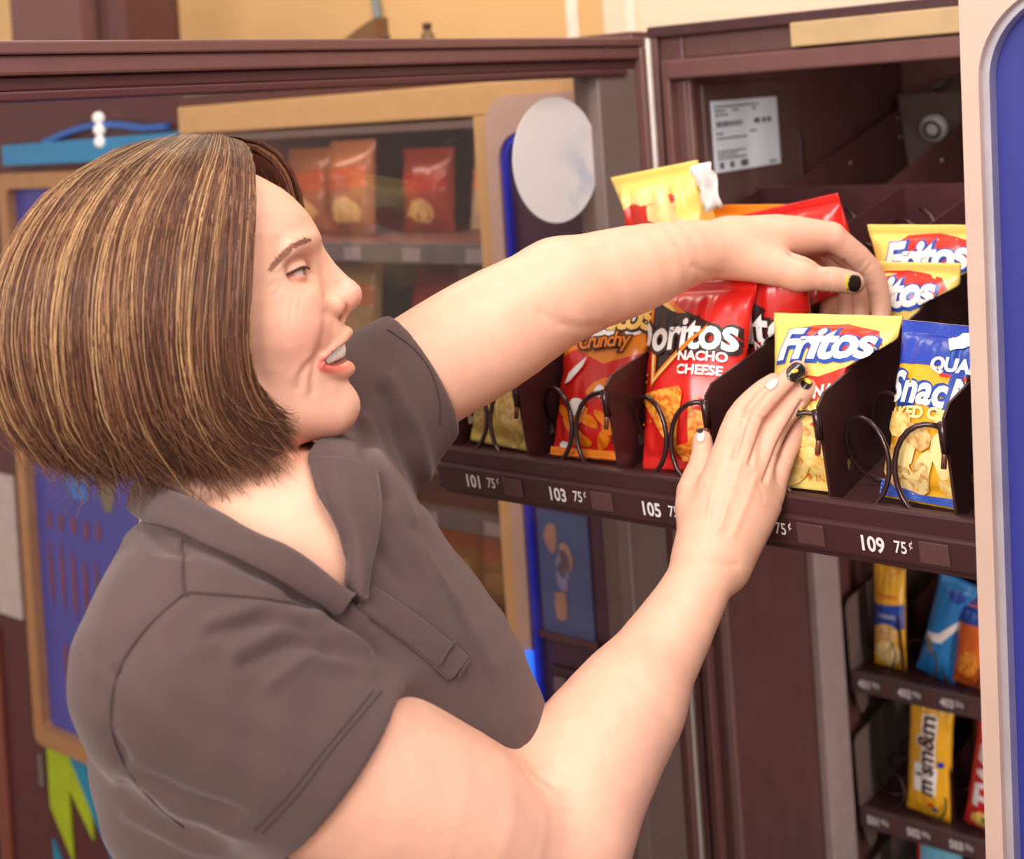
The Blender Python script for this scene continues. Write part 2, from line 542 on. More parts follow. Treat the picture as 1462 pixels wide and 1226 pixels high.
class Bag:
    """pillow bag: local x across, y up, z out of the front; decals follow its bulge"""
    def __init__(s, w, h, th, seed=1, crimp=0.012, wr=0.002, taper=0.0, tip=0.0):
        s.w, s.h, s.th, s.cr, s.wr, s.tp, s.tip = w, h, th, crimp, wr, taper, tip
        r = random.Random(seed)
        s.ph = [r.uniform(0, 6.28) for _ in range(8)]
        s.dent = [(r.uniform(-.4, .4), r.uniform(.15, .85), r.uniform(.1, .22), r.uniform(-1, 1)) for _ in range(7)]
    def halfw(s, v):
        t = v / s.h
        e = np.minimum(t, 1 - t)
        return s.w / 2 * (1 - s.tp * (1 - t)) * (0.955 + 0.045 * np.abs(1 - smooth01(e / 0.25)))
    def bulge(s, u, v):
        """front bulge height; u in metres from the middle, v in metres from the bottom"""
        t = np.clip(v / s.h, 0, 1)
        q = np.clip(np.abs(u) / s.halfw(v), 0, 1)
        e = np.clip((np.minimum(v, s.h - v) - s.cr) / (s.h * 0.33), 0, 1)
        f = np.sqrt(np.clip(1 - (1 - e) ** 2, 0, 1))
        g = np.power(np.clip(1 - q ** 2.3, 0, 1), 0.62)
        z = s.th / 2 * f * g
        ed = np.exp(-np.clip(np.minimum(v, s.h - v) - s.cr, 0, 1) / (0.14 * s.h))
        k = 2 * math.pi / s.w
        wv = (np.sin(u * k * 5 + s.ph[0]) + 0.7 * np.sin(u * k * 7 + s.ph[1] + v * 30) + 0.4 * np.sin(u * k * 10 + s.ph[2]))
        z = z + s.wr * ed * wv * np.clip(e * 4, 0, 1)
        for (du, dv, dr_, am) in s.dent:
            d2 = ((u / s.w - du) ** 2 + (t - dv) ** 2) / dr_ ** 2
            z = z + s.wr * 1.6 * am * np.exp(-d2) * f * np.clip(1 - q, 0, .4) * 2.5
        # folds running in from the side seals
        z = z + s.wr * 0.9 * np.sin(t * 34 + s.ph[3] + 2 * np.sin(u * k + s.ph[4])) * np.exp(-(1 - q) / 0.13) * f * np.clip((1 - q) * 20, 0, 1)
        # crimped seal
        c = (np.minimum(v, s.h - v) < s.cr)
        z = np.where(c, 0.0004 * np.sin(np.minimum(v, s.h - v) / s.cr * 22) + 0.0005 * np.sin(u * k * 3 + s.ph[5]) + s.tip * (u / s.w) ** 2, z + s.tip * (u / s.w) ** 2)
        return z
    clamp = None
    def fit(s, P):
        return P if s.clamp is None else s.clamp(P)
    def surf(s, u, v, off=0.0):
        return s.fit(np.stack([u, v, s.bulge(u, v) + 0.0008 + off], -1))
    def build(s, name, m, label, cat, M, group=None, nu=34, nv=46, attr=None):
        if hasattr(M, 'slot'):
            s.clamp = slot_clamp(M.slot, M)
            M = M.m
        us_ = np.linspace(-1, 1, nu)
        us_ = np.sign(us_) * np.abs(us_) ** 0.85
        vs_ = np.linspace(0, s.h, nv)
        V, U = np.meshgrid(vs_, us_, indexing='ij')
        X = U * s.halfw(V)
        zf = s.bulge(X, V) + 0.0008
        zb = -s.bulge(-X * 0.98, V) * 0.9 - 0.0008
        front = s.fit(np.stack([X, V, zf], -1).reshape(-1, 3))
        back = s.fit(np.stack([X, V, zb], -1).reshape(-1, 3))
        verts = np.concatenate([front, back])
        faces = []
        n = nu * nv
        for j in range(nv - 1):
            for i in range(nu - 1):
                a = j * nu + i
                faces.append((a, a + 1, a + nu + 1, a + nu))
                faces.append((n + a, n + a + nu, n + a + nu + 1, n + a + 1))
        def edge(a, b):
            faces.append((a, b, n + b, n + a))
        for i in range(nu - 1):
            edge(i + 1, i)
            edge((nv - 1) * nu + i, (nv - 1) * nu + i + 1)
        for j in range(nv - 1):
            edge(j * nu, (j + 1) * nu)
            edge((j + 1) * nu + nu - 1, j * nu + nu - 1)
        o = mesh(name, verts, faces, m, None, True, recalc=False)
        o.matrix_world = M
        if label:
            tag(o, label, cat, group)
        s.o = o
        s.lay = 0
        return o
    def decal(s, name, verts2, faces, m, label=None, layer=None, maxlen=0.0045):
        bm = bmesh.new()
        bv = [bm.verts.new((x, y, 0)) for x, y in verts2]
        for f in faces:
            try:
                bm.faces.new([bv[i] for i in f])
            except ValueError:
                pass
        for _ in range(6):
            le = [e for e in bm.edges if e.calc_length() > maxlen]
            if not le:
                break
            bmesh.ops.subdivide_edges(bm, edges=le, cuts=1, use_grid_fill=False)
            bmesh.ops.triangulate(bm, faces=[f for f in bm.faces if len(f.verts) > 3])
        s.lay += 1
        off = 0.0005 + 0.0004 * (s.lay if layer is None else layer)
        bm.verts.ensure_lookup_table()
        A = np.array([v.co[:2] for v in bm.verts])
        hw = s.halfw(A[:, 1]) * 0.995
        A[:, 0] = np.clip(A[:, 0], -hw, hw)
        A[:, 1] = np.clip(A[:, 1], 0.0005, s.h - 0.0005)
        Pn = s.surf(A[:, 0], A[:, 1], off)
        for v, c in zip(bm.verts, Pn):
            v.co = c
        bmesh.ops.recalc_face_normals(bm, faces=bm.faces)
        if sum(f.normal.z for f in bm.faces) < 0:
            bmesh.ops.reverse_faces(bm, faces=list(bm.faces))
        o = from_bm(name, bm, m, s.o, True)
        if label:
            o['label'] = label
        return o
    def poly(s, name, pts, m, label=None, layer=None):
        """polygon in bag fractions: x -0.5..0.5, y 0..1"""
        pts = [(x * s.w, y * s.h) for x, y in pts]
        bm = bmesh.new()
        vs = [bm.verts.new((x, y, 0)) for x, y in pts]
        es = [bm.edges.new((vs[i], vs[(i + 1) % len(vs)])) for i in range(len(vs))]
        bmesh.ops.triangle_fill(bm, use_beauty=True, edges=es)
        bm.verts.index_update()
        v2 = [tuple(v.co[:2]) for v in bm.verts]
        f2 = [[v.index for v in f.verts] for f in bm.faces]
        bm.free()
        return s.decal(name, v2, f2, m, label, layer)
    def polys(s, name, plist, m, label=None):
        """several small patches of print, one part"""
        V, Fc = [], []
        for pts in plist:
            b = len(V)
            cx = sum(p_[0] for p_ in pts) / len(pts)
            cy = sum(p_[1] for p_ in pts) / len(pts)
            V.append((cx * s.w, cy * s.h))
            V += [(x * s.w, y * s.h) for x, y in pts]
            k = len(pts)
            Fc += [(b, b + 1 + i, b + 1 + (i + 1) % k) for i in range(k)]
        return s.decal(name, V, Fc, m, label, maxlen=0.012)
    def text(s, body, x, y, size, m, sx=1.0, shear=0.0, offset=0.0, rot=0.0, arch=0.0, name='lettering', spacing=1.0, grow=0.0):
        """lettering centred at bag fraction (x, y); size = letter size in metres"""
        v, f = text_mesh(body, size, shear=shear, offset=offset, sx=sx, spacing=spacing)
        if not v:
            return None
        xm = max(abs(q[0]) for q in v) or 1
        c, sn = math.cos(rot), math.sin(rot)
        out = []
        for a, b in v:
            b2 = b * (1 + grow * (abs(a) / xm)) + arch * (1 - (a / xm) ** 2)
            out.append((x * s.w + a * c - b2 * sn, y * s.h + a * sn + b2 * c))
        return s.decal(name, out, f, m, maxlen=0.0045)

def blob(cx, cy, rx, ry, rnd_, n=9, rot=0.0, rough=0.2):
    pts = []
    for k in range(n):
        t = 2 * math.pi * k / n
        r = 1 + rnd_.uniform(-rough, rough)
        x, y = rx * r * math.cos(t), ry * r * math.sin(t)
        pts.append((cx + x * math.cos(rot) - y * math.sin(rot), cy + x * math.sin(rot) + y * math.cos(rot)))
    return pts

def foil(name, col, rough=0.32, coat=0.35, vary=0.06, bump=0.0):
    return mat(name, col, rough, 0.0, vary, 25, coat=coat, spec=0.55, bump=bump, bscale=60)

def chip_mat(name, c1, c2, scale=220):
    """speckled snack print"""
    if name in MATS:
        return MATS[name]
    m = bpy.data.materials.new(name)
    m.use_nodes = True
    nt = m.node_tree
    p = nt.nodes['Principled BSDF']
    p.inputs['Roughness'].default_value = 0.35
    p.inputs['Coat Weight'].default_value = 0.3
    tc = nt.nodes.new('ShaderNodeTexCoord')
    nz = nt.nodes.new('ShaderNodeTexNoise')
    nz.inputs['Scale'].default_value = scale
    nz.inputs['Detail'].default_value = 4
    rp = nt.nodes.new('ShaderNodeValToRGB')
    rp.color_ramp.elements[0].position = 0.36
    rp.color_ramp.elements[0].color = (*lin(c1), 1)
    rp.color_ramp.elements[1].position = 0.62
    rp.color_ramp.elements[1].color = (*lin(c2), 1)
    nt.links.new(tc.outputs['Object'], nz.inputs['Vector'])
    nt.links.new(nz.outputs['Fac'], rp.inputs['Fac'])
    nt.links.new(rp.outputs['Color'], p.inputs['Base Color'])
    MATS[name] = m
    return m

# ------------------------------------------------------------------ neighbouring snack machine, seen through the door glass
nb = thing('vending_machine', 'tan framed snack vending machine with keypad column, seen through the open glass door', 'vending machine', mrow(-1.035, 0), MA)
NW = 1.02
box('side_panel', 0, 0.04, 0.0, 0.8, 0.0, 1.823, DARK, nb, 0.004)
box('side_panel', NW - 0.03, NW, 0.0, 0.8, 0.0, 1.823, DARK, nb, 0.004)
box('back_panel', 0.04, NW - 0.03, 0.76, 0.8, 0.0, 1.823, DARK2, nb)
box('top_panel', 0.04, NW - 0.03, 0.0, 0.76, 1.79, 1.823, DARK, nb)
box('fascia', 0, NW, -0.03, 0.0, 1.768, 1.823, mat('fascia_maroon', (104, 62, 60), 0.4), nb, 0.003)
box('fascia_strip', 0.02, 0.6, -0.034, -0.03, 1.785, 1.797, STEEL, nb, 0.001)
box('header_band', 0, NW, -0.035, 0.0, 1.716, 1.768, TAN, nb, 0.004)
box('window_bar', 0.03, 0.745, -0.03, 0.0, 1.698, 1.712, GREYB, nb, 0.002)
box('window_post', 0.0, 0.035, -0.032, 0.0, 0.35, 1.716, mat('post_pale', (196, 170, 140), 0.4), nb, 0.003)
box('window_post', 0.722, 0.75, -0.036, 0.0, 0.35, 1.716, TAN, nb, 0.003)
box('lower_panel', 0, NW, -0.03, 0.0, 0.0, 0.35, DARK, nb, 0.004)
box('inner_wall', 0.735, 0.745, 0.0, 0.76, 0.35, 1.70, DARK2, nb)
box('window_glass', 0.035, 0.722, -0.022, -0.018, 0.35, 1.70, glass_mat('window_glass', (0.86, 0.8, 0.78), 0.05), nb)
cabinet_fill(nb, 0.08, 0.70, 0.03, 1.745, 1.1, (1.0, 0.86, 0.7))  # added fill for the neighbour's shelves
# keypad column: rounded champagne bezel, blue light line, dark panel
kx0, kx1, kz0, kz1 = 0.752, 1.012, 0.40, 1.745
prism('column_bezel', rrect(kx0, kx1, kz0, kz1, 0.05), 0.04, CHAMP, nb, axis='y', off=-0.045,
      holes=[rrect(kx0 + 0.024, kx1 - 0.06, kz0 + 0.03, kz1 - 0.055, 0.045)])
BLUEL = mat('blue_light_line', (48, 56, 190), 0.4, emit=0.25)
prism('light_line', rrect(kx0 + 0.024, kx1 - 0.06, kz0 + 0.03, kz1 - 0.055, 0.045), 0.012, BLUEL, nb, axis='y', off=-0.038,
      holes=[rrect(kx0 + 0.031, kx1 - 0.064, kz0 + 0.03, kz1 - 0.064, 0.04)])
box('column_panel', kx0 + 0.02, kx1 - 0.05, -0.026, -0.0, kz0 + 0.02, kz1 - 0.05, mat('column_plum', (84, 56, 74), 0.35), nb)
ps = box('menu_card', 0.79, 0.885, -0.029, -0.026, 0.93, 1.115, mat('card_blue', (92, 108, 160), 0.5), nb)
rp_ = random.Random(8)
for k in range(5):
    cx, cz = rp_.uniform(.80, .87), rp_.uniform(.96, 1.08)
    prism('card_print', [(cx + x, cz + z) for x, z in blob(0, 0, .012, .025, rp_, 8)], -0.0008, mat('card_print_tan%d' % (k % 2), ((190, 150, 130), (150, 150, 190))[k % 2], 0.5), ps, axis='y', off=-0.0292)
box('card_frame', 0.782, 0.893, -0.034, -0.026, 0.92, 0.93, DARK, nb, 0.001)
kp = box('keypad', 0.80, 0.93, -0.034, -0.026, 0.70, 0.88, mat('keypad_plum', (70, 44, 52), 0.4), nb, 0.003)
for i in range(4):
    for j in range(5):
        box('key', 0.81 + i * 0.029, 0.832 + i * 0.029, -0.04, -0.034, 0.712 + j * 0.033, 0.735 + j * 0.033, mat('key_grey', (132, 112, 118), 0.4), kp, 0.002)
bl = tube('status_lamp', [(kx0 + 0.02, -0.046, 0.77), (kx0 + 0.02, -0.046, 0.90)], 0.007, mat('blue_lamp', (40, 110, 255), 0.4, emit=1.6), nb, 10)
bl['label'] = 'glowing blue lamp tube'
box('coin_tray', 0.80, 0.93, -0.05, -0.026, 0.45, 0.52, STEEL, nb, 0.004)
SHELF = mat('shelf_strip_grey', (150, 158, 166), 0.25, metal=0.4)
nb_colors = [(206, 190, 140), (196, 160, 90), (176, 120, 80), (214, 200, 170), (190, 150, 60), (160, 70, 56), (200, 170, 120), (180, 130, 80)]
rb = random.Random(21)
rows = (1.505, 1.285, 1.062, 0.84, 0.61)
names_of_row = ('top', 'second', 'third', 'fourth', 'bottom')
for ri, z in enumerate(rows):
    box('shelf', 0.04, 0.735, 0.05, 0.70, z - 0.006, z, DARK2, nb)
    sh = box('price_rail', 0.04, 0.735, 0.03, 0.05, z - 0.03, z + 0.004, SHELF, nb, 0.002)
    for k in range(5):
        box('price_tag', 0.075 + k * 0.14, 0.115 + k * 0.14, 0.0285, 0.03, z - 0.026, z - 0.004, mat('tag_pale', (206, 216, 226), 0.4), sh)
for ri, z in enumerate(rows):
    for k in range(5):
        c = nb_colors[rb.randrange(len(nb_colors))] if ri != 1 else [(190, 170, 90), (214, 196, 120), (170, 60, 50), (214, 200, 150), (190, 160, 100)][k]
        b = Bag(0.125, 0.165 + rb.uniform(-.01, .02), 0.05, seed=ri * 10 + k + 50, wr=0.004)
        M = nb.matrix_world if False else (Matrix.Translation(mrow(-1.035, 0)) @ Matrix.Rotation(MA, 4, 'Z'))
        x = 0.108 + 0.14 * k
        M = M @ Matrix.Translation((x, 0.13 + rb.uniform(0, .12), z + 0.001)) @ Matrix.Rotation(math.radians(90 - rb.uniform(4, 12)), 4, 'X') @ Matrix.Rotation(rb.uniform(-.05, .05), 4, 'Y')
        o = b.build('snack_bag', foil('neighbour_foil_%d_%d_%d' % c, c, 0.25, 0.5), None, 'snack bag', M, 'snack bags in the neighbouring machine', 16, 20)
        ordn = ('leftmost', 'second', 'middle', 'fourth', 'rightmost')[k]
        tag(o, '%s snack bag on the %s shelf of the machine behind the door glass' % (ordn, names_of_row[ri]), 'snack bag', 'snack bags in the neighbouring machine')
        c2 = (min(255, int(c[0] * 1.15)), int(c[1] * 0.85), int(c[2] * 0.7))
        b.poly('print_band', [(-.4, .45), (.42, .5), (.4, .72), (-.42, .68)], foil('nb_print_%d_%d_%d' % c2, c2, 0.3, 0.4))
        b.poly('print_band', blob(0, .25, .3, .14, rb), foil('nb_print_b', (226, 200, 130), 0.3, 0.4))

# ------------------------------------------------------------------ blue drinks machine further left
dm = thing('drinks_machine', 'dark drinks machine with a large blue picture panel and green striped base at far left', 'vending machine', mrow(-2.09, 0), MA)
dx = 2.12
box('cabinet_body', 0, 1.045, 0.0, 0.8, 0.0, 1.823, mat('drinks_body_maroon', (92, 52, 52), 0.4), dm, 0.006)
box('picture_panel', dx - 1.67, dx - 1.075, -0.012, 0.0, 0.45, 1.62, mat('drinks_blue', (84, 88, 178), 0.4, vary=0.12, scale=5), dm)
GOLD = mat('gold_frame', (190, 146, 100), 0.35, metal=0.2)
prism('picture_frame', rrect(dx - 1.70, dx - 1.065, 0.415, 1.655, 0.02, 4), 0.03, GOLD, dm, axis='y', off=-0.034,
      holes=[rrect(dx - 1.668, dx - 1.09, 0.452, 1.622, 0.015, 4)])
CYAN = mat('cyan_band', (52, 150, 206), 0.4, emit=0.0)
pts_top = [(dx - 1.70, 1.672), (dx - 1.07, 1.672), (dx - 1.07, 1.722), (dx - 1.70, 1.716)]
prism('header_stripe', pts_top, 0.016, CYAN, dm, axis='y', off=-0.018)
arc = [(dx - 1.55 + 0.42 * t, 1.722 + 0.030 * math.sin(math.pi * min(1, t * 1.25) * 0.8)) for t in np.linspace(0, 1, 12)]
prism('header_arc', arc + [(p_[0], p_[1] - 0.012) for p_ in arc[::-1]], 0.014, mat('arc_blue', (50, 112, 200), 0.4), dm, axis='y', off=-0.016)
for k in range(3):
    bm = bmesh.new()
    bmesh.ops.create_uvsphere(bm, u_segments=12, v_segments=8, radius=0.012, matrix=Matrix.Translation((dx - 1.335, -0.02, 1.712 + k * 0.024)))
    from_bm('indicator_lamp', bm, mat('lamp_white', (240, 240, 235), 0.3, emit=0.6), dm, True)
# picture on the panel: pale blue shapes and rust coloured strokes
PB1 = mat('picture_pale_blue', (70, 130, 214), 0.4)
PB2 = mat('picture_rust', (130, 76, 96), 0.45)
PB3 = mat('picture_olive', (126, 120, 100), 0.45)
rq = random.Random(4)
def pic(m, cx, cz, rx, rz, n=10, name='picture_print'):
    prism(name, [(cx + x, cz + z) for x, z in blob(0, 0, rx, rz, rq, n)], -0.0012, m, dm, axis='y', off=-0.0125)
pic(PB1, dx - 1.50, 1.07, .06, .10)
pic(PB1, dx - 1.57, 1.13, .02, .10)
pic(PB3, dx - 1.40, 1.04, .035, .09)
pic(PB2, dx - 1.63, 1.22, .012, .2)
for k in range(5):
    pic(PB2, dx - 1.62 + k * 0.045, 0.905, .009, .02)
for k in range(5):
    pic(PB2, dx - 1.625 + k * 0.042, 0.79 - 0.004 * k, .008, .07)
for k in range(3):
    pic(PB2, dx - 1.59 + k * 0.05, 0.60, .009, .045)
# lower part: lime and cyan slanted stripes on dark
LIME = mat('lime_stripe', (176, 208, 36), 0.4)
CY2 = mat('cyan_stripe', (30, 150, 190), 0.4)
box('base_panel', dx - 1.70, dx - 1.08, -0.012, 0.0, 0.03, 0.40, mat('base_panel_dark', (88, 46, 50), 0.4), dm)
def stripe(m, pts):
    prism('base_stripe', [(dx + x, z) for x, z in pts], -0.004, m, dm, axis='y', off=-0.0125)
stripe(LIME, [(-1.685, .40), (-1.60, .40), (-1.53, .30), (-1.53, .24), (-1.61, .33), (-1.61, .17), (-1.685, .27)])
stripe(CY2, [(-1.60, .40), (-1.53, .40), (-1.46, .30), (-1.46, .21), (-1.53, .30)])
stripe(CY2, [(-1.685, .20), (-1.685, .06), (-1.60, .03), (-1.56, .03)])
stripe(LIME, [(-1.61, .165), (-1.53, .06), (-1.44, .03), (-1.55, .03)])
stripe(LIME, [(-1.40, .40), (-1.25, .40), (-1.12, .20), (-1.12, .08), (-1.30, .30)])
box('price_card', dx - 1.86, dx - 1.765, -0.006, 0.0, 0.66, 0.98, mat('card_pale', (206, 196, 190), 0.5), dm)
box('coin_plate', dx - 1.735, dx - 1.715, -0.012, 0.0, 0.50, 0.56, STEEL, dm, 0.002)
box('lock_plate', dx - 1.735, dx - 1.72, -0.010, 0.0, 0.30, 0.37, STEEL, dm, 0.002)
box('side_strip', dx - 1.93, dx - 1.87, -0.01, 0.0, 0.03, 0.62, mat('strip_rust', (136, 78, 66), 0.5), dm, 0.002)

# things standing on top of the machines
cb = thing('cardboard_box', 'brown box standing on top of the drinks machine, upper left corner', 'box', mrow(-1.86, 0.36, 1.823), MA)
box('carton', -0.16, 0.13, -0.12, 0.12, 0, 0.36, mat('carton_brown', (120, 80, 74), 0.6, vary=0.05), cb, 0.004)
box('dark_side', 0.13, 0.22, -0.08, 0.12, 0.08, 0.36, mat('carton_dark', (92, 54, 50), 0.6), cb, 0.03)  # darker block for the right side of the box
for i, (a_, hh, lab) in enumerate(((-0.69, 0.075, 'small dark bottle on top of the machine, nearer the white wall strip'), (-0.80, 0.06, 'shorter dark bottle on top of the machine, left of its twin'))):
    bo = thing('small_bottle', lab, 'bottle', mrow(a_, 0.3, 1.823), MA, 'bottles on top of the machine')
    tube('bottle_body', [(0, 0, 0), (0, 0, 0.004), (0, 0, hh * 0.65), (0, 0, hh * 0.8), (0, 0, hh * 0.85)], 0.014, mat('bottle_brown', (120, 90, 52), 0.4), bo, 12, radii=[0.012, 0.014, 0.014, 0.008, 0.007])
    tube('bottle_cap', [(0, 0, hh * 0.85), (0, 0, hh)], 0.009, BLACKP, bo, 12)
lw = thing('tool_wedge', 'low dark wedge shaped bracket lying on top of the tan machine', 'bracket', mrow(-1.0, 0.42, 1.823), MA)
prism('wedge', [(-0.09, 0), (0.06, 0), (0.06, 0.11), (0.03, 0.10), (-0.09, 0.05)], 0.04, mat('wedge_brown', (122, 84, 50), 0.6), lw, axis='y')
tb = tube('wall_cable', [mrow(-1.40, 0.845, 2.9), mrow(-1.39, 0.845, 2.25), mrow(-1.335, 0.845, 2.0), mrow(-1.32, 0.845, 1.6)], 0.011, mat('cable_blue_grey', (128, 140, 146), 0.5), None, 8)
tag(tb, 'blue grey cable running down the tan wall', 'cable')

# ------------------------------------------------------------------ blue fronted cabinet at the right edge
bc = thing('blue_cabinet', 'blue panelled machine in a rounded champagne bezel cut by the right edge', 'vending machine', matrix=Matrix.Translation((0.2925, 1.0, 0)) @ Matrix.Rotation(0.035, 4, 'Y') @ Matrix.Rotation(MA, 4, 'Z'))
box('cabinet_body', 0.002, 0.62, 0.012, 0.5, 0.0, 1.86, DARK, bc, 0.004)
prism('bezel', rrect(0.0, 0.62, 0.02, 1.868, 0.012, 4), 0.03, CHAMP, bc, axis='y', off=-0.018, holes=[rrect(0.0125, 0.606, 0.12, 1.794, 0.068, 14)])
prism('bezel_inner', rrect(0.012, 0.607, 0.119, 1.795, 0.068, 14), 0.026, mat('bezel_grey', (196, 188, 196), 0.25, metal=0.5), bc, axis='y', off=-0.010,
      holes=[rrect(0.0175, 0.600, 0.1255, 1.7885, 0.063, 14)])
box('blue_front', 0.010, 0.608, 0.004, 0.014, 0.11, 1.80, BLUEP, bc)

# ------------------------------------------------------------------ the pulled-out snack tray
PIT = 0.107
TILT = math.radians(9.0)
TRM = Matrix.Translation((-0.0499, 1.408, EYE - 0.383 + 0.0265)) @ Matrix.Rotation(MA, 4, 'Z') @ Matrix.Rotation(TILT, 4, 'X')
tray = thing('snack_tray', 'pulled-out black snack tray with divider plates and wire coils', 'tray', matrix=TRM)
TDEP = 0.74
TRAYM = mat('tray_black', (66, 36, 38), 0.4, vary=0.08)
DIVM = mat('divider_black', (62, 32, 34), 0.38, vary=0.1, scale=12)
box('tray_floor', -0.030, 5 * PIT + 0.008, 0.0, TDEP, -0.004, 0.0, TRAYM, tray)
box('front_lip', -0.032, 5 * PIT + 0.012, -0.010, 0.0, -0.010, 0.010, TRAYM, tray, 0.003)
box('price_strip', -0.032, 5 * PIT + 0.012, -0.014, -0.004, -0.036, -0.007, TRAYM, tray, 0.003)
box('strip_foot', -0.032, 5 * PIT + 0.012, -0.006, 0.004, -0.044, -0.034, TRAYM, tray, 0.002)
for i in range(6):
    x = PIT * i - 0.020
    hole = [(0.034, 0.016), (0.045, 0.016), (0.045, 0.027), (0.034, 0.027)]
    d = prism('divider', [(-0.004, -0.002), (-0.004, 0.090), (0.010, 0.097), (TDEP, 0.097), (TDEP, -0.002)], 0.0022, DIVM, tray, axis='x', off=x - 0.0011, holes=[hole])
    tube('guide_pin', [(x - 0.001, -0.006, 0.062), (x - 0.001, -0.006, 0.087)], 0.0036, WIRE, d, 8)
    tube('guide_pin', [(x - 0.003, -0.009, 0.050), (x - 0.001, -0.006, 0.066)], 0.0024, mat('pin_copper', (130, 84, 66), 0.3, metal=0.4), d, 8)
box('back_plate', -0.028, 5 * PIT + 0.008, TDEP - 0.004, TDEP, 0, 0.10, TRAYM, tray)
def coil(cx, y0, y1, rx, rz, pitch, hand, m, parent, wr=0.0021):
    pts = []
    n = int((y1 - y0) / pitch * 22)
    for k in range(n + 1):
        t = k / 22.0
        ang = hand * 2 * math.pi * t - math.pi / 2
        pts.append((cx + rx * math.cos(ang), y0 + pitch * t, rz + 0.004 + rz * math.sin(ang)))
    return tube('coil', pts, wr, m, parent, 6)
for i in range(5):
    for sgn in (-1, 1):
        coil(PIT * (i + 0.5) - 0.020 + sgn * 0.0268, -0.007, TDEP - 0.02, 0.0245, 0.034, 0.058, -sgn, WIRE, tray, 0.0024)
    box('price_tag_holder', PIT * i + 0.057, PIT * i + 0.082, -0.0152, -0.014, -0.031, -0.012, mat('tag_holder', (92, 62, 60), 0.35), tray, 0.001)
for i, num in enumerate(('101', '103', '105', '107', '109')):
    Mt = Matrix.Translation((PIT * i + 0.018, -0.0146, -0.0215)) @ Matrix.Rotation(math.pi / 2, 4, 'X')
    flat_text('price_number', num, 0.0185, Mt, LABELW, tray, sx=0.82, offset=0.0005)
    Mt = Matrix.Translation((PIT * i + 0.0415, -0.0146, -0.0205)) @ Matrix.Rotation(math.pi / 2, 4, 'X')
    flat_text('price_number', '75', 0.015, Mt, LABELW, tray, sx=0.75, offset=0.0002)
    Mt = Matrix.Translation((PIT * i + 0.0505, -0.0146, -0.0175)) @ Matrix.Rotation(math.pi / 2, 4, 'X')
    flat_text('price_number', '¢', 0.010, Mt, LABELW, tray, sx=0.75)
# slides that carry the tray
for x in (-0.036, 5 * PIT + 0.010):
    box('slide_rail', x, x + 0.006, 0.35, TDEP + 0.03, -0.004, 0.02, STEEL, tray, 0.001)

class SlotM:
    """a bag's place: its matrix and the slot whose divider plates hold it"""
    def __init__(s, m, slot):
        s.m, s.slot = m, slot
DIV_X, DIV_H = -0.020, 0.097
def slot_clamp(i, SM):
    A = np.array(TRM.inverted() @ SM.m)
    B = np.linalg.inv(A)
    lo, hi = PIT * i + DIV_X + 0.0022, PIT * (i + 1) + DIV_X - 0.0022
    def f(P):
        Q = P @ A[:3, :3].T + A[:3, 3]
        free = np.clip((Q[:, 2] - DIV_H - 0.003) / 0.022, 0, 1) * 0.05
        Q[:, 0] = np.clip(Q[:, 0], lo - free, hi + free)
        return Q @ B[:3, :3].T + B[:3, 3]
    return f
def in_slot(i, L, du=0.0, lean=0.0, roll=0.0, yaw=0.0, up=0.0):
    """place for a bag standing in slot i, L behind the tray front"""
    return SlotM(TRM @ Matrix.Translation((PIT * (i + 0.5) + du, L, 0.002 + up)) @ Matrix.Rotation(math.pi / 2 - lean, 4, 'X')
                 @ Matrix.Rotation(roll, 4, 'Z') @ Matrix.Rotation(yaw, 4, 'Y'), i)

# ---- colours of print
F_RED = foil('foil_red', (218, 36, 30))
F_DRED = foil('foil_deep_red', (176, 22, 30))
F_YEL = foil('foil_yellow', (253, 220, 116))
F_YEL2 = foil('foil_gold', (248, 184, 40))
F_ORG = foil('foil_orange', (244, 142, 28))
F_BLUE = foil('foil_blue', (28, 62, 176))
F_CYAN = foil('foil_cyan', (36, 132, 206))
P_BLK = foil('print_black', (52, 28, 26), 0.35, 0.2)
P_WHT = foil('print_white', (250, 248, 244), 0.35, 0.2)
P_BLUE = foil('print_blue', (24, 70, 168), 0.35, 0.2)
P_RED = foil('print_red', (214, 44, 26), 0.35, 0.2)
P_ORG = foil('print_orange', (240, 130, 20), 0.35, 0.2)
P_GOLD = foil('print_gold', (250, 208, 110), 0.35, 0.2)
P_CREAM = foil('print_cream', (250, 222, 150), 0.35, 0.2)
CHIP_O = chip_mat('chip_orange', (222, 96, 20), (250, 180, 70))
CHIP_Y = chip_mat('chip_yellow', (240, 186, 84), (252, 226, 150), 160)
CHIP_B = chip_mat('chip_brown', (206, 150, 76), (240, 206, 140), 200)
PUFF = chip_mat('puff_orange', (236, 96, 12), (252, 150, 30), 120)
rg = random.Random(12)

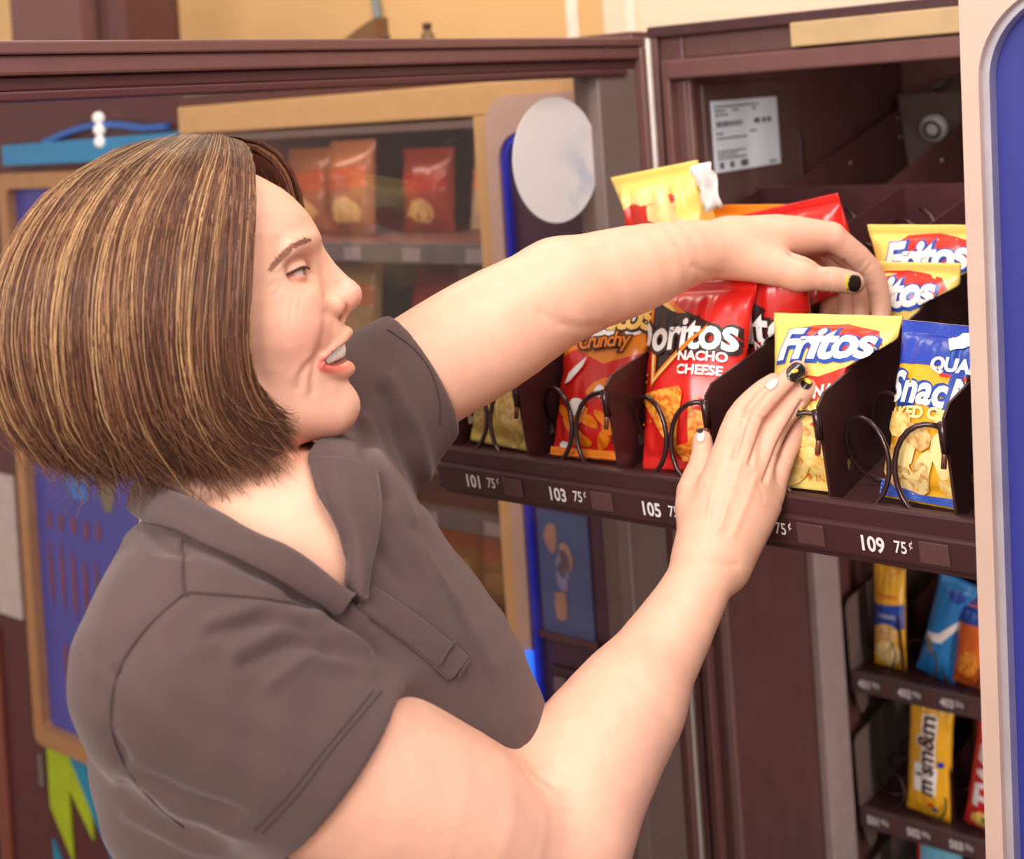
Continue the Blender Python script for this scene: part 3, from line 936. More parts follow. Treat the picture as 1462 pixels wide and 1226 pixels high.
def red_bag(label, M, seed, h=0.185, w=0.126, group='red corn chip bags', full=True, dark_top=False, taper=0.10):
    b = Bag(w, h, 0.05 if taper < .2 else 0.044, seed, wr=0.0022, taper=taper)
    b.build('chip_bag', F_RED, label, 'chip bag', M, group, 54, 72)
    if full:
        b.poly('logo_panel', [(-.36, .915), (.22, .735), (-.26, .43)], P_BLK)
        b.poly('logo_edge', [(-.40, .935), (-.33, .95), (-.02, .80), (-.10, .80), (-.34, .905), (-.335, .75), (-.38, .75)], P_ORG)
        b.poly('logo_edge', [(-.335, .905), (-.30, .905), (-.10, .81), (-.14, .81), (-.325, .88)], P_GOLD)
        b.poly('logo_edge', [(-.315, .60), (-.265, .60), (-.235, .47), (.16, .73), (.24, .745), (-.27, .40)], P_ORG)
        b.poly('logo_edge', [(-.30, .58), (-.28, .58), (-.245, .44), (.17, .715), (.20, .72), (-.262, .415)], P_CREAM)
        b.text('Doritos', -.06, .685, 0.047, P_BLK, sx=.86, offset=0.0040, name='logo_outline', spacing=.95)
        b.text('Doritos', -.06, .685, 0.045, P_WHT, sx=.86, offset=0.0012, spacing=.97)
        b.poly('logo_edge', [(-.02, .60), (.01, .58), (.17, .70), (.20, .735)], P_ORG)
        b.text('NACHO', .17, .560, 0.0125, P_WHT, sx=1.0, offset=0.0004)
        b.text('CHEESE', .16, .487, 0.0125, P_WHT, sx=1.0, offset=0.0004)
        b.poly('chip_print', [(-.36, .36), (.02, .40), (.05, .37), (-.02, .10), (-.06, .09)], CHIP_O)
        b.poly('chip_print', [(.10, .30), (.42, .22), (.40, .18), (.12, .03), (.08, .06)], CHIP_O)
        b.poly('chip_print', [(-.05, .10), (.12, .13), (.10, .04), (0, .04)], CHIP_O)
        b.polys('crumb_print', [blob(rg.uniform(-.35, .4), rg.uniform(.1, .5), .012, .008, rg, 6) for _ in range(14)], P_ORG)
    else:
        b.poly('logo_panel', [(-.40, .93), (.20, .75), (-.26, .43)], P_BLK)
        b.poly('logo_edge', [(-.40, .935), (-.33, .95), (.10, .80), (.02, .80), (-.34, .905), (-.335, .75), (-.38, .75)], P_ORG)
        b.text('Doritos', .0, .655, 0.050, P_BLK, sx=.88, offset=0.0040, name='logo_outline', spacing=.95)
        b.text('Doritos', .0, .655, 0.048, P_WHT, sx=.88, offset=0.0012, spacing=.97)
        b.poly('name_panel', [(.08, .57), (.46, .57), (.46, .44), (.08, .44)], P_BLK if dark_top else F_DRED)
        b.text('NACHO', .28, .545, 0.0130, P_WHT, sx=1.0, offset=0.0004)
        b.text('CHEESE', .28, .470, 0.0130, P_WHT, sx=1.0, offset=0.0004)
    return b

red_bag('red corn chip bag with black triangle logo in slot 105, frontmost', in_slot(2, 0.024, du=-0.017, lean=0.58, roll=0.08), 31, 0.182, w=0.124, taper=0.24)
red_bag('red corn chip bag directly behind the frontmost red bag', in_slot(2, 0.150, du=0.006, lean=-0.05, roll=-0.04), 32, 0.172, full=False)
red_bag('third red corn chip bag of slot 105, under the bent wrist', in_slot(2, 0.240, du=0.008, lean=-0.02, roll=-0.04), 33, 0.138, full=False, dark_top=True)
red_bag('rearmost red corn chip bag, its pointed corner sticking up behind the hand', in_slot(2, 0.325, du=0.004, lean=-0.03, roll=0.20, up=0.004), 34, 0.178, full=False)

# ---- 103: orange cheese puff bags
def puff_bag(label, M, seed, full=True):
    b = Bag(0.112 if full else 0.118, 0.172 if full else 0.164, 0.040, seed, wr=0.0022, taper=0.12)
    b.build('chip_bag', F_ORG, label, 'chip bag', M, 'orange cheese puff bags', 50, 64)
    if full:
        b.poly('red_field', [(-.5, .55), (-.2, .60), (.1, .52), (.5, .62), (.5, .0), (-.5, .0)], F_RED)
        b.text('Cheetos', .06, .80, 0.040, P_WHT, sx=.82, shear=.25, offset=0.0052, rot=.14, name='logo_outline', spacing=.86, grow=.2)
        b.text('Cheetos', .06, .80, 0.040, P_BLK, sx=.82, shear=.25, offset=0.0034, rot=.14, name='logo_outline', spacing=.86, grow=.2)
        b.text('Cheetos', .06, .80, 0.040, P_GOLD, sx=.82, shear=.25, offset=0.0009, rot=.14, spacing=.86, grow=.2)
        b.text('Crunchy', .08, .645, 0.021, P_BLK, sx=.85, shear=.2, offset=0.0022, rot=.10, name='logo_outline', spacing=.9)
        b.text('Crunchy', .08, .645, 0.021, P_ORG, sx=.85, shear=.2, offset=0.0004, rot=.10, spacing=.9)
        pl = []
        for _ in range(13):
            pl.append(blob(rg.uniform(-.42, .42), rg.uniform(.08, .42), .13, .032, rg, 10, rot=rg.uniform(-.7, .7), rough=.18))
        b.polys('puff_print', pl[:7], PUFF)
        b.polys('puff_print', pl[7:], P_ORG)
        b.poly('star_print', [(-.30, .40), (-.22, .42), (-.10, .50), (-.06, .56), (-.14, .52), (-.26, .46)], P_WHT)
        for q in (blob(-.12, .27, .10, .05, rg, 9), blob(.12, .36, .05, .035, rg, 8), blob(-.30, .06, .07, .02, rg, 8)):
            b.poly('light_print', q, P_WHT)
        b.text('35g', .28, .10, 0.010, P_BLK)
        b.poly('bottom_band', [(-.5, .0), (.5, .0), (.5, .045), (-.5, .05)], P_ORG)
    return b
puff_bag('orange and red cheese puff bag in slot 103 below the forearm', in_slot(1, 0.022, du=-0.012, lean=0.55, roll=0.04), 41)
puff_bag('orange bag top showing just above the far wrist', in_slot(1, 0.385, du=0.0, lean=0.0, up=-0.002), 42, full=False)

# ---- 101: yellow potato chip bags
def yellow_bag(label, M, seed, h=0.17, th=0.05, wr=0.0025, w=0.118):
    b = Bag(w, h, th, seed, wr=wr, taper=0.06)
    b.build('chip_bag', F_YEL, label, 'chip bag', M, 'yellow potato chip bags', 36, 48)
    return b
b = yellow_bag('yellow potato chip bag at the left end of the tray, above number 101', in_slot(0, 0.022, du=-0.014, lean=0.42, roll=-0.04), 51, h=0.165, th=0.042, w=0.106)
b.polys('chip_print', [blob(rg.uniform(-.36, .36), rg.uniform(.08, .55), .17, .10, rg, 11, rot=rg.uniform(0, 3)) for _ in range(8)], CHIP_Y)
b.polys('chip_print', [blob(rg.uniform(-.4, .4), rg.uniform(.1, .45), .12, .07, rg, 11) for _ in range(4)], CHIP_B)
b = yellow_bag('crumpled yellow potato chip bag behind the forearm, beside the door frame', in_slot(0, 0.33, lean=-0.06, roll=0.15, up=0.040, du=0.050), 52, h=0.185, th=0.062, wr=0.0062, w=0.128)
b.poly('round_logo', [(-.20 + .24 * math.cos(t), .68 + .15 * math.sin(t)) for t in np.linspace(0, 2 * math.pi, 24)[:-1]], P_RED)
b.poly('logo_ribbon', [(-.38, .63), (-.1, .70), (.06, .66), (.06, .60), (-.1, .62), (-.38, .55)], P_WHT)
b.polys('white_print', [blob(.12, .76, .16, .09, rg, 9, rough=.35), blob(.30, .62, .10, .10, rg, 9, rough=.35), blob(-.02, .86, .2, .05, rg, 9, rough=.3)], P_CREAM)
b.poly('red_print', blob(.22, .83, .05, .03, rg, 7), P_RED)
# torn clear film hanging at its corner
fb = bmesh.new()
bmesh.ops.create_grid(fb, x_segments=5, y_segments=7, size=0.03)
rf = random.Random(9)
for v in fb.verts:
    v.co = Vector((v.co.x * 0.45 + rf.uniform(-.002, .002), v.co.y * 0.9, rf.uniform(-.004, .004)))
fo = from_bm('seal_film', fb, foil('print_white', (250, 248, 244)), b.o, True)
fo.location = (0.068, 0.155, 0.012)
sm = fo.modifiers.new('thick', 'SOLIDIFY'); sm.thickness = 0.0012

# ---- 107: yellow corn chip bags with red swoosh
def fritos(label, M, seed, h=0.162, full=True, w=0.126, taper=0.12):
    b = Bag(w, h, 0.042, seed, wr=0.0018, taper=taper)
    b.build('chip_bag', F_YEL, label, 'chip bag', M, 'yellow corn chip bags', 54, 66)
    b.poly('swoosh', [(-.16, .93), (.10, .945), (.36, .90), (.40, .82), (.20, .74), (-.10, .76), (-.30, .80), (-.30, .86)], P_RED)
    fs = min(0.044, 0.285 * h)
    b.text('Fritos', .0, .800, fs, P_BLUE, sx=.96, shear=.28, offset=0.0040, rot=.07, name='logo_outline', spacing=.92, grow=-.12)
    b.text('Fritos', -.005, .807, fs, P_WHT, sx=.96, shear=.28, offset=0.0016, rot=.07, spacing=.92, grow=-.12)
    if full:
        b.text('ORIGINAL', -.06, .50, 0.0135, P_RED, sx=.95, shear=.25, offset=0.0022, rot=.22, name='logo_outline')
        b.text('ORIGINAL', -.06, .50, 0.0135, P_WHT, sx=.95, shear=.25, offset=0.0006, rot=.22)
        b.poly('red_wave', [(-.44, .62), (.0, .60), (.34, .72), (.5, .80), (.5, .66), (.2, .56), (-.1, .47), (-.20, .40), (-.02, .32), (.30, .30), (.30, .20), (.02, .17), (-.30, .22), (-.42, .34), (-.34, .48)], P_RED)
        b.text('ORIGINAL', -.06, .505, 0.0135, P_WHT, sx=.95, shear=.25, offset=0.0006, rot=.22)
        for k in range(3):
            b.polys('chip_print', [blob(rg.uniform(-.38, .42), rg.uniform(.08, .42), .17, .055, rg, 10, rot=rg.uniform(-.8, .8)) for _ in range(5)], (CHIP_Y, CHIP_B, CHIP_Y)[k])
        b.poly('red_wave', [(-.02, .33), (.12, .40), (.30, .30), (.28, .20), (.10, .18), (.16, .26)], P_RED)
        b.text('9 1/4 OZ (260 g)', .16, .055, 0.008, P_RED)
    return b
fritos('yellow corn chip bag with red swoosh under the near hand, slot 107', in_slot(3, 0.020, du=0.010, lean=0.60, roll=0.02), 61, 0.157, w=0.124, taper=0.24)
fritos('yellow corn chip bag beside the curled fingers, half behind the divider', in_slot(3, 0.255, du=0.006, lean=0.02), 62, 0.135, full=False)
fritos('rearmost yellow corn chip bag, standing highest beside the blue cabinet', in_slot(3, 0.335, du=0.010, lean=0.0, up=0.0), 63, 0.152, full=False, w=0.13)

# ---- 109: blue and gold snack mix bag
b = Bag(0.106, 0.153, 0.042, 71, wr=0.0022, taper=0.12)
b.build('chip_bag', F_YEL2, 'blue topped snack mix bag at the right end of the tray, slot 109', 'chip bag', in_slot(4, 0.020, du=0.008, lean=0.60, roll=-0.05), None, 54, 66)
b.poly('blue_top', [(-.5, 1.0), (.5, 1.0), (.5, .72), (.2, .74), (-.1, .73), (-.5, .735)], F_BLUE)
b.poly('badge', [(-.04, .96), (.34, .96), (.38, .80), (.30, .68), (-.02, .68), (-.06, .80)], P_BLUE)
b.poly('badge_edge', [(-.05, .672), (.33, .655), (.34, .675), (-.04, .69)], P_RED)
b.text('QUAKER', .15, .735, 0.0165, P_WHT, sx=.92, offset=0.0008)
b.poly('badge_arch', [(-.06, .90), (.02, .95), (.15, .965), (.28, .95), (.36, .90), (.30, .82), (.26, .84), (.15, .87), (.04, .84), (.0, .82)], P_WHT)
b.text('Snack', -.13, .585, 0.036, P_BLUE, sx=.86, offset=0.0040, rot=-.06, name='logo_outline', shear=.1)
b.text('Snack', -.13, .59, 0.036, P_WHT, sx=.86, offset=0.0012, rot=-.06, shear=.1)
b.text('Mix', .30, .565, 0.036, P_BLUE, sx=.86, offset=0.0040, rot=-.06, name='logo_outline', shear=.1)
b.text('Mix', .30, .57, 0.036, P_WHT, sx=.86, offset=0.0012, rot=-.06, shear=.1)
b.text('BAKED CHEDDAR', .0, .435, 0.0135, P_CREAM, sx=.95, arch=0.004, offset=0.0006)
for k in range(4):
    b.polys('snack_print', [blob(rg.uniform(-.38, .40), rg.uniform(.10, .42), .12, .07, rg, 9, rot=rg.uniform(0, 3)) for _ in range(5)], (CHIP_B, CHIP_Y, P_CREAM, CHIP_B)[k])
b.poly('blue_foot', [(-.5, 0), (.30, 0), (.26, .05), (-.1, .04), (-.5, .09)], P_BLUE)
b.poly('red_foot', [(.30, 0), (.5, 0), (.5, .16), (.40, .12)], P_RED)

# ------------------------------------------------------------------ lower candy trays inside the cabinet
CW = 0.067
def candy_tray(z, label, nums, prices):
    M = VMM @ Matrix.Translation((T + 0.02, 0.372, z)) @ Matrix.Rotation(math.radians(3), 4, 'X')
    t = thing('candy_tray', label, 'tray', matrix=M, group='candy trays inside the open machine')
    wdt = 0.62
    box('tray_floor', 0, wdt, 0, 0.34, -0.003, 0, TRAYM, t)
    box('price_strip', -0.006, wdt, -0.010, 0.0, -0.030, 0.004, mat('strip_graphite', (86, 66, 68), 0.35), t, 0.002)
    sd = prism('side_plate', [(-0.008, -0.03), (-0.008, 0.105), (0.004, 0.115), (0.34, 0.115), (0.34, -0.03)], 0.003, GREYB, t, axis='x', off=-0.006)
    prism('hanger', [(-0.004, -0.034), (0.05, -0.034), (0.035, -0.07), (0.012, -0.075)], 0.003, GREYB, t, axis='x', off=-0.004)
    for k in range(9):
        x = CW * (k + 0.5) + 0.002
        coil(x, 0.0, 0.30, 0.028, 0.028, 0.05, 1, WIRE, t, 0.0016)
        if k:
            prism('divider', [(0.02, 0), (0.02, 0.09), (0.34, 0.10), (0.34, 0)], 0.002, DIVM, t, axis='x', off=CW * k + 0.002)
        box('price_tag_holder', CW * k + 0.046, CW * k + 0.062, -0.0115, -0.01, -0.026, -0.002, MATS['tag_holder'], t)
    for k, (n_, p_) in enumerate(zip(nums, prices)):
        Mt = Matrix.Translation((CW * k + 0.016, -0.0105, -0.014)) @ Matrix.Rotation(math.pi / 2, 4, 'X')
        flat_text('price_number', n_, 0.018, Mt, LABELW, t, sx=0.8, offset=0.0005)
        Mt = Matrix.Translation((CW * k + 0.036, -0.0105, -0.013)) @ Matrix.Rotation(math.pi / 2, 4, 'X')
        flat_text('price_number', p_, 0.013, Mt, LABELW, t, sx=0.75)
    return M
CT = {}
for r_, z, nm in ((4, 0.787, 'candy tray numbered 401 to 403 below the snack tray'), (5, 0.569, 'candy tray numbered 501 to 503, second below the snack tray'), (6, 0.352, 'lowest candy tray at the bottom edge')):
    CT[r_] = candy_tray(z, nm, ['%d%02d' % (r_, k) for k in range(1, 5)], [('90¢', '90¢', '50¢')[k % 3] for k in range(4)])
def candy(row, k, dx_, L, w, h, th, m, label, name='candy_bag', lean=0.05, roll=0.0, seed=1, yaw=0.0, taper=0.0):
    M = CT[row] @ Matrix.Translation((CW * (k + 0.5) + dx_, L, 0.003)) @ Matrix.Rotation(math.pi / 2 - lean, 4, 'X') @ Matrix.Rotation(roll, 4, 'Z') @ Matrix.Rotation(yaw, 4, 'Y')
    b = Bag(w, h, th, seed, crimp=0.008, wr=0.0015, taper=taper)
    b.build(name, m, label, 'candy', M, None, 20, 30)
    return b
b = candy(4, 0, 0.012, 0.03, 0.052, 0.165, 0.024, F_YEL2, 'yellow and blue cookie pack at the left of tray 401', 'cookie_pack', roll=-0.06, seed=81)
b.poly('blue_band', [(-.5, .62), (.5, .66), (.5, .42), (-.5, .40)], P_BLUE)
b.text('Grandma', 0, .73, 0.012, P_RED, sx=.75)
b.text('COOKIES', 0, .53, 0.009, P_WHT, sx=.75)
b.poly('cookie_print', blob(0, .36, .36, .10, rg, 12, rough=.06), CHIP_B)
b.poly('cookie_print', blob(0, .16, .40, .13, rg, 14, rough=.04), P_CREAM)
b = candy(4, 1, 0.018, 0.03, 0.062, 0.17, 0.03, F_CYAN, 'bright blue snack bag leaning right in tray 402', roll=-0.30, seed=82)
b.poly('white_print', [(-.4, .42), (-.1, .46), (.3, .66), (.34, .60), (.0, .38), (-.4, .34)], P_WHT)
b.poly('pale_print', [(-.4, .40), (-.2, .36), (-.1, .24), (-.3, .26)], foil('foil_grey', (170, 176, 190)))
b.poly('badge', blob(.1, .86, .22, .06, rg, 12, rough=.05), P_BLUE)
b = candy(4, 2, 0.006, 0.025, 0.05, 0.135, 0.03, foil('foil_brick', (226, 104, 34)), 'orange cracker pack in tray 403 beside the champagne bezel', 'cracker_pack', roll=-0.16, seed=83)
b.poly('blue_band', [(-.5, 1), (.5, 1), (.5, .78), (-.5, .74)], P_BLUE)
b.poly('cracker_print', blob(0, .3, .32, .16, rg, 8), CHIP_O)
b = candy(5, 0, 0.020, 0.10, 0.04, 0.185, 0.02, foil('foil_navy', (40, 44, 130)), 'narrow navy candy bar at the left of tray 501', 'candy_bar', roll=-0.14, seed=84)
b.text('PAYDAY', 0, .45, 0.026, P_WHT, rot=math.pi / 2 , sx=.95, offset=0.001)
b.poly('red_end', [(-.5, 1), (.5, 1), (.5, .9), (-.5, .86)], P_RED)
b = candy(5, 1, -0.004, 0.02, 0.07, 0.19, 0.03, F_YEL2, 'yellow peanut candy bag with brown lettering in tray 502', roll=-0.10, seed=85)
P_BRN = foil('print_brown', (84, 44, 30), 0.35, 0.2)
b.text("m&m", -.02, .66, 0.038, P_WHT, rot=math.pi / 2, offset=0.0034, name='logo_outline')
b.text("m&m", -.02, .66, 0.038, P_BRN, rot=math.pi / 2, offset=0.0012)
b.poly('white_print', [(-.28, .46), (.26, .46), (.22, .22), (-.28, .22)], P_WHT)
b.text("m's", -.02, .335, 0.036, P_BRN, rot=math.pi / 2, offset=0.0012)
b.polys('candy_print', [blob(.32, .50, .07, .028, rg, 9, rough=.05), blob(.20, .10, .06, .022, rg, 9, rough=.05)], P_BLUE)
b.poly('candy_print', blob(.1, .13, .06, .022, rg, 9, rough=.05), P_RED)
b = candy(5, 2, -0.010, 0.12, 0.06, 0.16, 0.028, foil('foil_brown', (120, 60, 44)), 'dark brown candy bag between the yellow and the red one', seed=86, roll=-0.1)
b.poly('print_band', [(-.4, .4), (.4, .45), (.4, .6), (-.4, .55)], P_BRN)
b = candy(5, 2, 0.016, 0.02, 0.062, 0.175, 0.028, foil('foil_crimson', (206, 36, 44)), 'red candy bag with white lettering in tray 503', roll=-0.20, seed=87)
b.text('TWIX', 0, .60, 0.05, P_WHT, rot=math.pi / 2, sx=.95, offset=0.002)
b.poly('gold_print', blob(0, .12, .34, .09, rg, 9), P_GOLD)
b.poly('green_print', blob(.05, .13, .1, .03, rg, 7), foil('print_green', (90, 140, 60)))
b = candy(6, 1, 0.0, 0.03, 0.075, 0.205, 0.03, foil('foil_sky', (120, 196, 226)), 'pale blue candy bag at the bottom edge, under tray 502', seed=88, roll=-0.04)
b.poly('red_print', [(-.5, .9), (-.36, .9), (-.36, .6), (-.5, .6)], P_RED)
# crumbs of silver foil lying on the strips

# ------------------------------------------------------------------ the woman: distance-field sculpting
def NV(v):
    return np.array(v, float)
def pxn(x, y, Y):
    return NV(px(x, y, Y))
def to_px(Pn):
    """project world points (n x 3) to pixels of the photograph's frame"""
    Y = np.maximum(Pn[:, 1], 0.05)
    du = Pn[:, 0] / Y * F
    dv = (EYE - Pn[:, 2]) / Y * F - 462.0
    c, s = math.cos(TH), math.sin(TH)
    return np.stack([731.0 + du * c + dv * s, 613.0 - du * s + dv * c], -1)

class Chain:
    """tapered round limb through 3-D points"""
    def __init__(s, pts, radii, n=None, op='u', k=0.012, flat=None):
        pts = NV(pts)
        radii = NV(radii)
        if n:
            q = catmull(np.concatenate([pts, radii[:, None]], 1), n)
            pts, radii = q[:, :3], q[:, 3]
        s.p, s.r, s.op, s.k = pts, radii, op, k
        lo, hi = pts.min(0), pts.max(0)
        s.c = (lo + hi) / 2
        s.R = np.linalg.norm(pts - s.c, axis=1).max() + radii.max()
        s.mid = (pts[1:] + pts[:-1]) / 2
        s.sr = np.linalg.norm(pts[1:] - pts[:-1], axis=1) / 2 + np.maximum(radii[1:], radii[:-1])
    def near(s, c, R):
        ok = np.linalg.norm(s.mid - c, axis=1) < s.sr + R + 0.03 + s.k
        if ok.all():
            return s
        if not ok.any():
            return None
        q = object.__new__(Chain)
        q.__dict__.update(s.__dict__)
        q.only = np.flatnonzero(ok)
        return q
    only = None
    def d(s, P):
        i = np.arange(len(s.p) - 1) if s.only is None else s.only
        A = s.p[i]
        AB = s.p[i + 1] - A
        Q = P - s.c
        A = A - s.c
        wab = Q @ AB.T - (A * AB).sum(1)
        L = np.maximum((AB * AB).sum(1), 1e-12)
        t = np.clip(wab / L, 0, 1)
        w2 = (Q * Q).sum(1)[:, None] - 2 * (Q @ A.T) + (A * A).sum(1)
        d2 = w2 + t * (t * L - 2 * wab)
        return (np.sqrt(np.maximum(d2, 0)) - (s.r[i] + t * (s.r[i + 1] - s.r[i]))).min(1)

class Ell:
    """ellipsoid with axes (rows of A) and radii"""
    def __init__(s, c, r, A=None, op='u', k=0.02):
        s.c, s.r, s.op, s.k = NV(c), NV(r), op, k
        s.A = np.eye(3) if A is None else NV(A)
        s.R = s.r.max()
    def d(s, P):
        q = (P - s.c) @ s.A.T
        k0 = np.sqrt(((q / s.r) ** 2).sum(1))
        k1 = np.sqrt(((q / s.r ** 2) ** 2).sum(1)) + 1e-9
        return k0 * (k0 - 1) / k1

class Fn:
    def __init__(s, f, c, R, op='u', k=0.01):
        s.d, s.c, s.R, s.op, s.k = f, NV(c), R, op, k

def smin(a, b, k):
    if k <= 0:
        return np.minimum(a, b)
    h = np.clip(k - np.abs(a - b), 0, None) / k
    return np.minimum(a, b) - h * h * k * 0.25
def smax(a, b, k):
    return -smin(-a, -b, k)

class Field:
    def __init__(s, prims, post=None):
        s.prims, s.post = prims, post
        s.cs = np.array([p.c for p in prims])
        s.Rs = np.array([p.R for p in prims])
    def pick(s, c, R):
        dd = np.linalg.norm(s.cs - c, axis=1)
        out = []
        for p, x, r in zip(s.prims, dd, s.Rs):
            if x < r + R + 0.03 + p.k:
                if isinstance(p, Chain):
                    p = p.near(c, R)
                    if p is None:
                        continue
                out.append(p)
        return out
    def ev(s, P, prims=None):
        d = np.full(len(P), 0.3)
        for p in (s.prims if prims is None else prims):
            q = p.d(P)
            if p.op == 'u':
                d = smin(d, q, p.k)
            elif p.op == 's':
                d = smax(d, -q, p.k)
            else:
                d = p.op(d, q, P)
        if s.post is not None:
            d = s.post(P, d)
        return d

def polygonize(fld, lo, hi, h, n=20, newton=2):
    lo = NV(lo)
    nc = np.ceil((NV(hi) - lo) / (h * n)).astype(int)
    gi = np.stack(np.meshgrid(*[np.arange(q) for q in nc], indexing='ij'), -1).reshape(-1, 3)
    cen = lo + (gi + 0.5) * n * h
    R = n * h * 0.5 * 1.7321
    dc = fld.ev(cen)
    act = np.abs(dc) < R * 1.5 + 0.025
    tot = nc * n + 2
    def gid(I):
        return (I[:, 0].astype(np.int64) * tot[1] + I[:, 1]) * tot[2] + I[:, 2]
    ax = np.arange(n + 1)
    loc = np.stack(np.meshgrid(ax, ax, ax, indexing='ij'), -1).reshape(-1, 3)
    VID, VP, QD = [], [], []
    E = [(a, b) for a in range(8) for b in range(a + 1, 8) if bin(a ^ b).count('1') == 1]
    cr = np.array([[(q >> 2) & 1, (q >> 1) & 1, q & 1] for q in range(8)])
    for g, c0 in zip(gi[act], cen[act]):
        prims = fld.pick(c0, R)
        if not prims:
            continue
        base = g * n
        P = lo + (base + loc) * h
        d = fld.ev(P, prims).reshape(n + 1, n + 1, n + 1)
        ins = d < 0
        if ins.all() or not ins.any():
            continue
        cnt = sum(ins[a:a + n, b:b + n, c:c + n].astype(int) for a in (0, 1) for b in (0, 1) for c in (0, 1))
        cells = np.argwhere((cnt > 0) & (cnt < 8))
        if len(cells) == 0:
            continue
        dv = np.stack([d[cells[:, 0] + q[0], cells[:, 1] + q[1], cells[:, 2] + q[2]] for q in cr], 1)
        acc = np.zeros((len(cells), 3))
        num = np.zeros(len(cells))
        for a, b in E:
            da, db = dv[:, a], dv[:, b]
            m = (da < 0) != (db < 0)
            t = np.where(m, da / np.where(m, da - db, 1), 0)
            acc += np.where(m[:, None], cr[a] + t[:, None] * (cr[b] - cr[a]), 0)
            num += m
        vp = lo + (base + cells + acc / num[:, None]) * h
        e = h * 0.2
        for _ in range(newton):
            f0 = fld.ev(vp, prims)
            G = np.stack([fld.ev(vp + NV((e, 0, 0)), prims) - f0, fld.ev(vp + NV((0, e, 0)), prims) - f0, fld.ev(vp + NV((0, 0, e)), prims) - f0], 1) / e
            st = f0[:, None] * G / np.maximum((G * G).sum(1), 0.05)[:, None]
            ln = np.linalg.norm(st, axis=1, keepdims=True)
            vp = vp - st * np.minimum(1, h * 0.5 / np.maximum(ln, 1e-9)) * 0.9
        VID.append(gid(base + cells))
        VP.append(vp)
        for axis in range(3):
            sl0 = [slice(0, n)] * 3
            sl1 = [slice(0, n)] * 3
            sl1[axis] = slice(1, n + 1)
            a_, b_ = ins[tuple(sl0)], ins[tuple(sl1)]
            ch = np.argwhere(a_ != b_)
            if len(ch) == 0:
                continue
            o1, o2 = [q for q in range(3) if q != axis]
            I = base + ch
            q = []
            for (s1, s2) in ((-1, -1), (0, -1), (0, 0), (-1, 0)):
                J = I.copy()
                J[:, o1] += s1
                J[:, o2] += s2
                q.append(gid(J))
            q = np.stack(q, 1)
            flip = a_[ch[:, 0], ch[:, 1], ch[:, 2]]
            if axis == 1:
                flip = ~flip
            q[~flip] = q[~flip][:, ::-1]
            QD.append(q)
    VID = np.concatenate(VID)
    VP = np.concatenate(VP)
    QD = np.concatenate(QD)
    order = np.argsort(VID)
    VID, VP = VID[order], VP[order]
    ix = np.searchsorted(VID, QD)
    ix = np.clip(ix, 0, len(VID) - 1)
    ok = (VID[ix] == QD).all(1)
    return VP, ix[ok]

def np_mesh(name, V, Q, m, parent=None):
    me = bpy.data.meshes.new(name)
    me.vertices.add(len(V))
    me.vertices.foreach_set('co', V.astype(np.float32).ravel())
    k = Q.shape[1]
    me.loops.add(Q.size)
    me.loops.foreach_set('vertex_index', Q.astype(np.int32).ravel())
    me.polygons.add(len(Q))
    me.polygons.foreach_set('loop_start', np.arange(0, Q.size, k, dtype=np.int32))
    me.polygons.foreach_set('use_smooth', np.ones(len(Q), bool))
    me.update(calc_edges=True)
    me.validate()
    if m is not None:
        me.materials.append(m)
    o = bpy.data.objects.new(name, me)
    COL.objects.link(o)
    if parent is not None:
        o.parent = parent
        o.matrix_parent_inverse = parent.matrix_world.inverted()
    return o

def set_color(me, C, name='col'):
    a = me.color_attributes.new(name, 'FLOAT_COLOR', 'POINT')
    a.data.foreach_set('color', np.concatenate([C, np.ones((len(C), 1))], 1).astype(np.float32).ravel())

# ---- head frame: pixel units in the sagittal plane, l = pixels towards the camera
HC0 = (330.0, 430.0)
HY = 1.0
HC = pxn(HC0[0], HC0[1], HY)
cam0 = NV((0, 0, EYE))
h_n = (cam0 - HC) / np.linalg.norm(cam0 - HC)
h_x = pxn(HC0[0] + 1, HC0[1], HY) - HC
h_x = h_x - h_n * (h_x @ h_n)
h_x /= np.linalg.norm(h_x)
h_y = pxn(HC0[0], HC0[1] + 1, HY) - HC
h_y = h_y - h_n * (h_y @ h_n) - h_x * (h_y @ h_x)
h_y /= np.linalg.norm(h_y)
HS = np.linalg.norm(cam0 - HC) / F / math.sqrt(1 + (0.1) ** 2) * 1.0
def hd(x, y, l=0.0):
    return HC + (h_x * (x - HC0[0]) + h_y * (y - HC0[1]) + h_n * l) * HS
def to_head(P):
    q = (P - HC) / HS
    return q @ h_x + HC0[0], q @ h_y + HC0[1], q @ h_n
HA = np.stack([h_x, h_y, h_n])
def hchain(pts, radii, n=None, op='u', k=8):
    return Chain([hd(*p) for p in pts], NV(radii) * HS, n, op, k * HS)
def hell(c, r, op='u', k=12, rot=0.0):
    A = HA
    if rot:
        c_, s_ = math.cos(rot), math.sin(rot)
        A = np.stack([c_ * h_x + s_ * h_y, -s_ * h_x + c_ * h_y, h_n])
    return Ell(hd(*c), NV(r) * HS, A, op, k * HS)

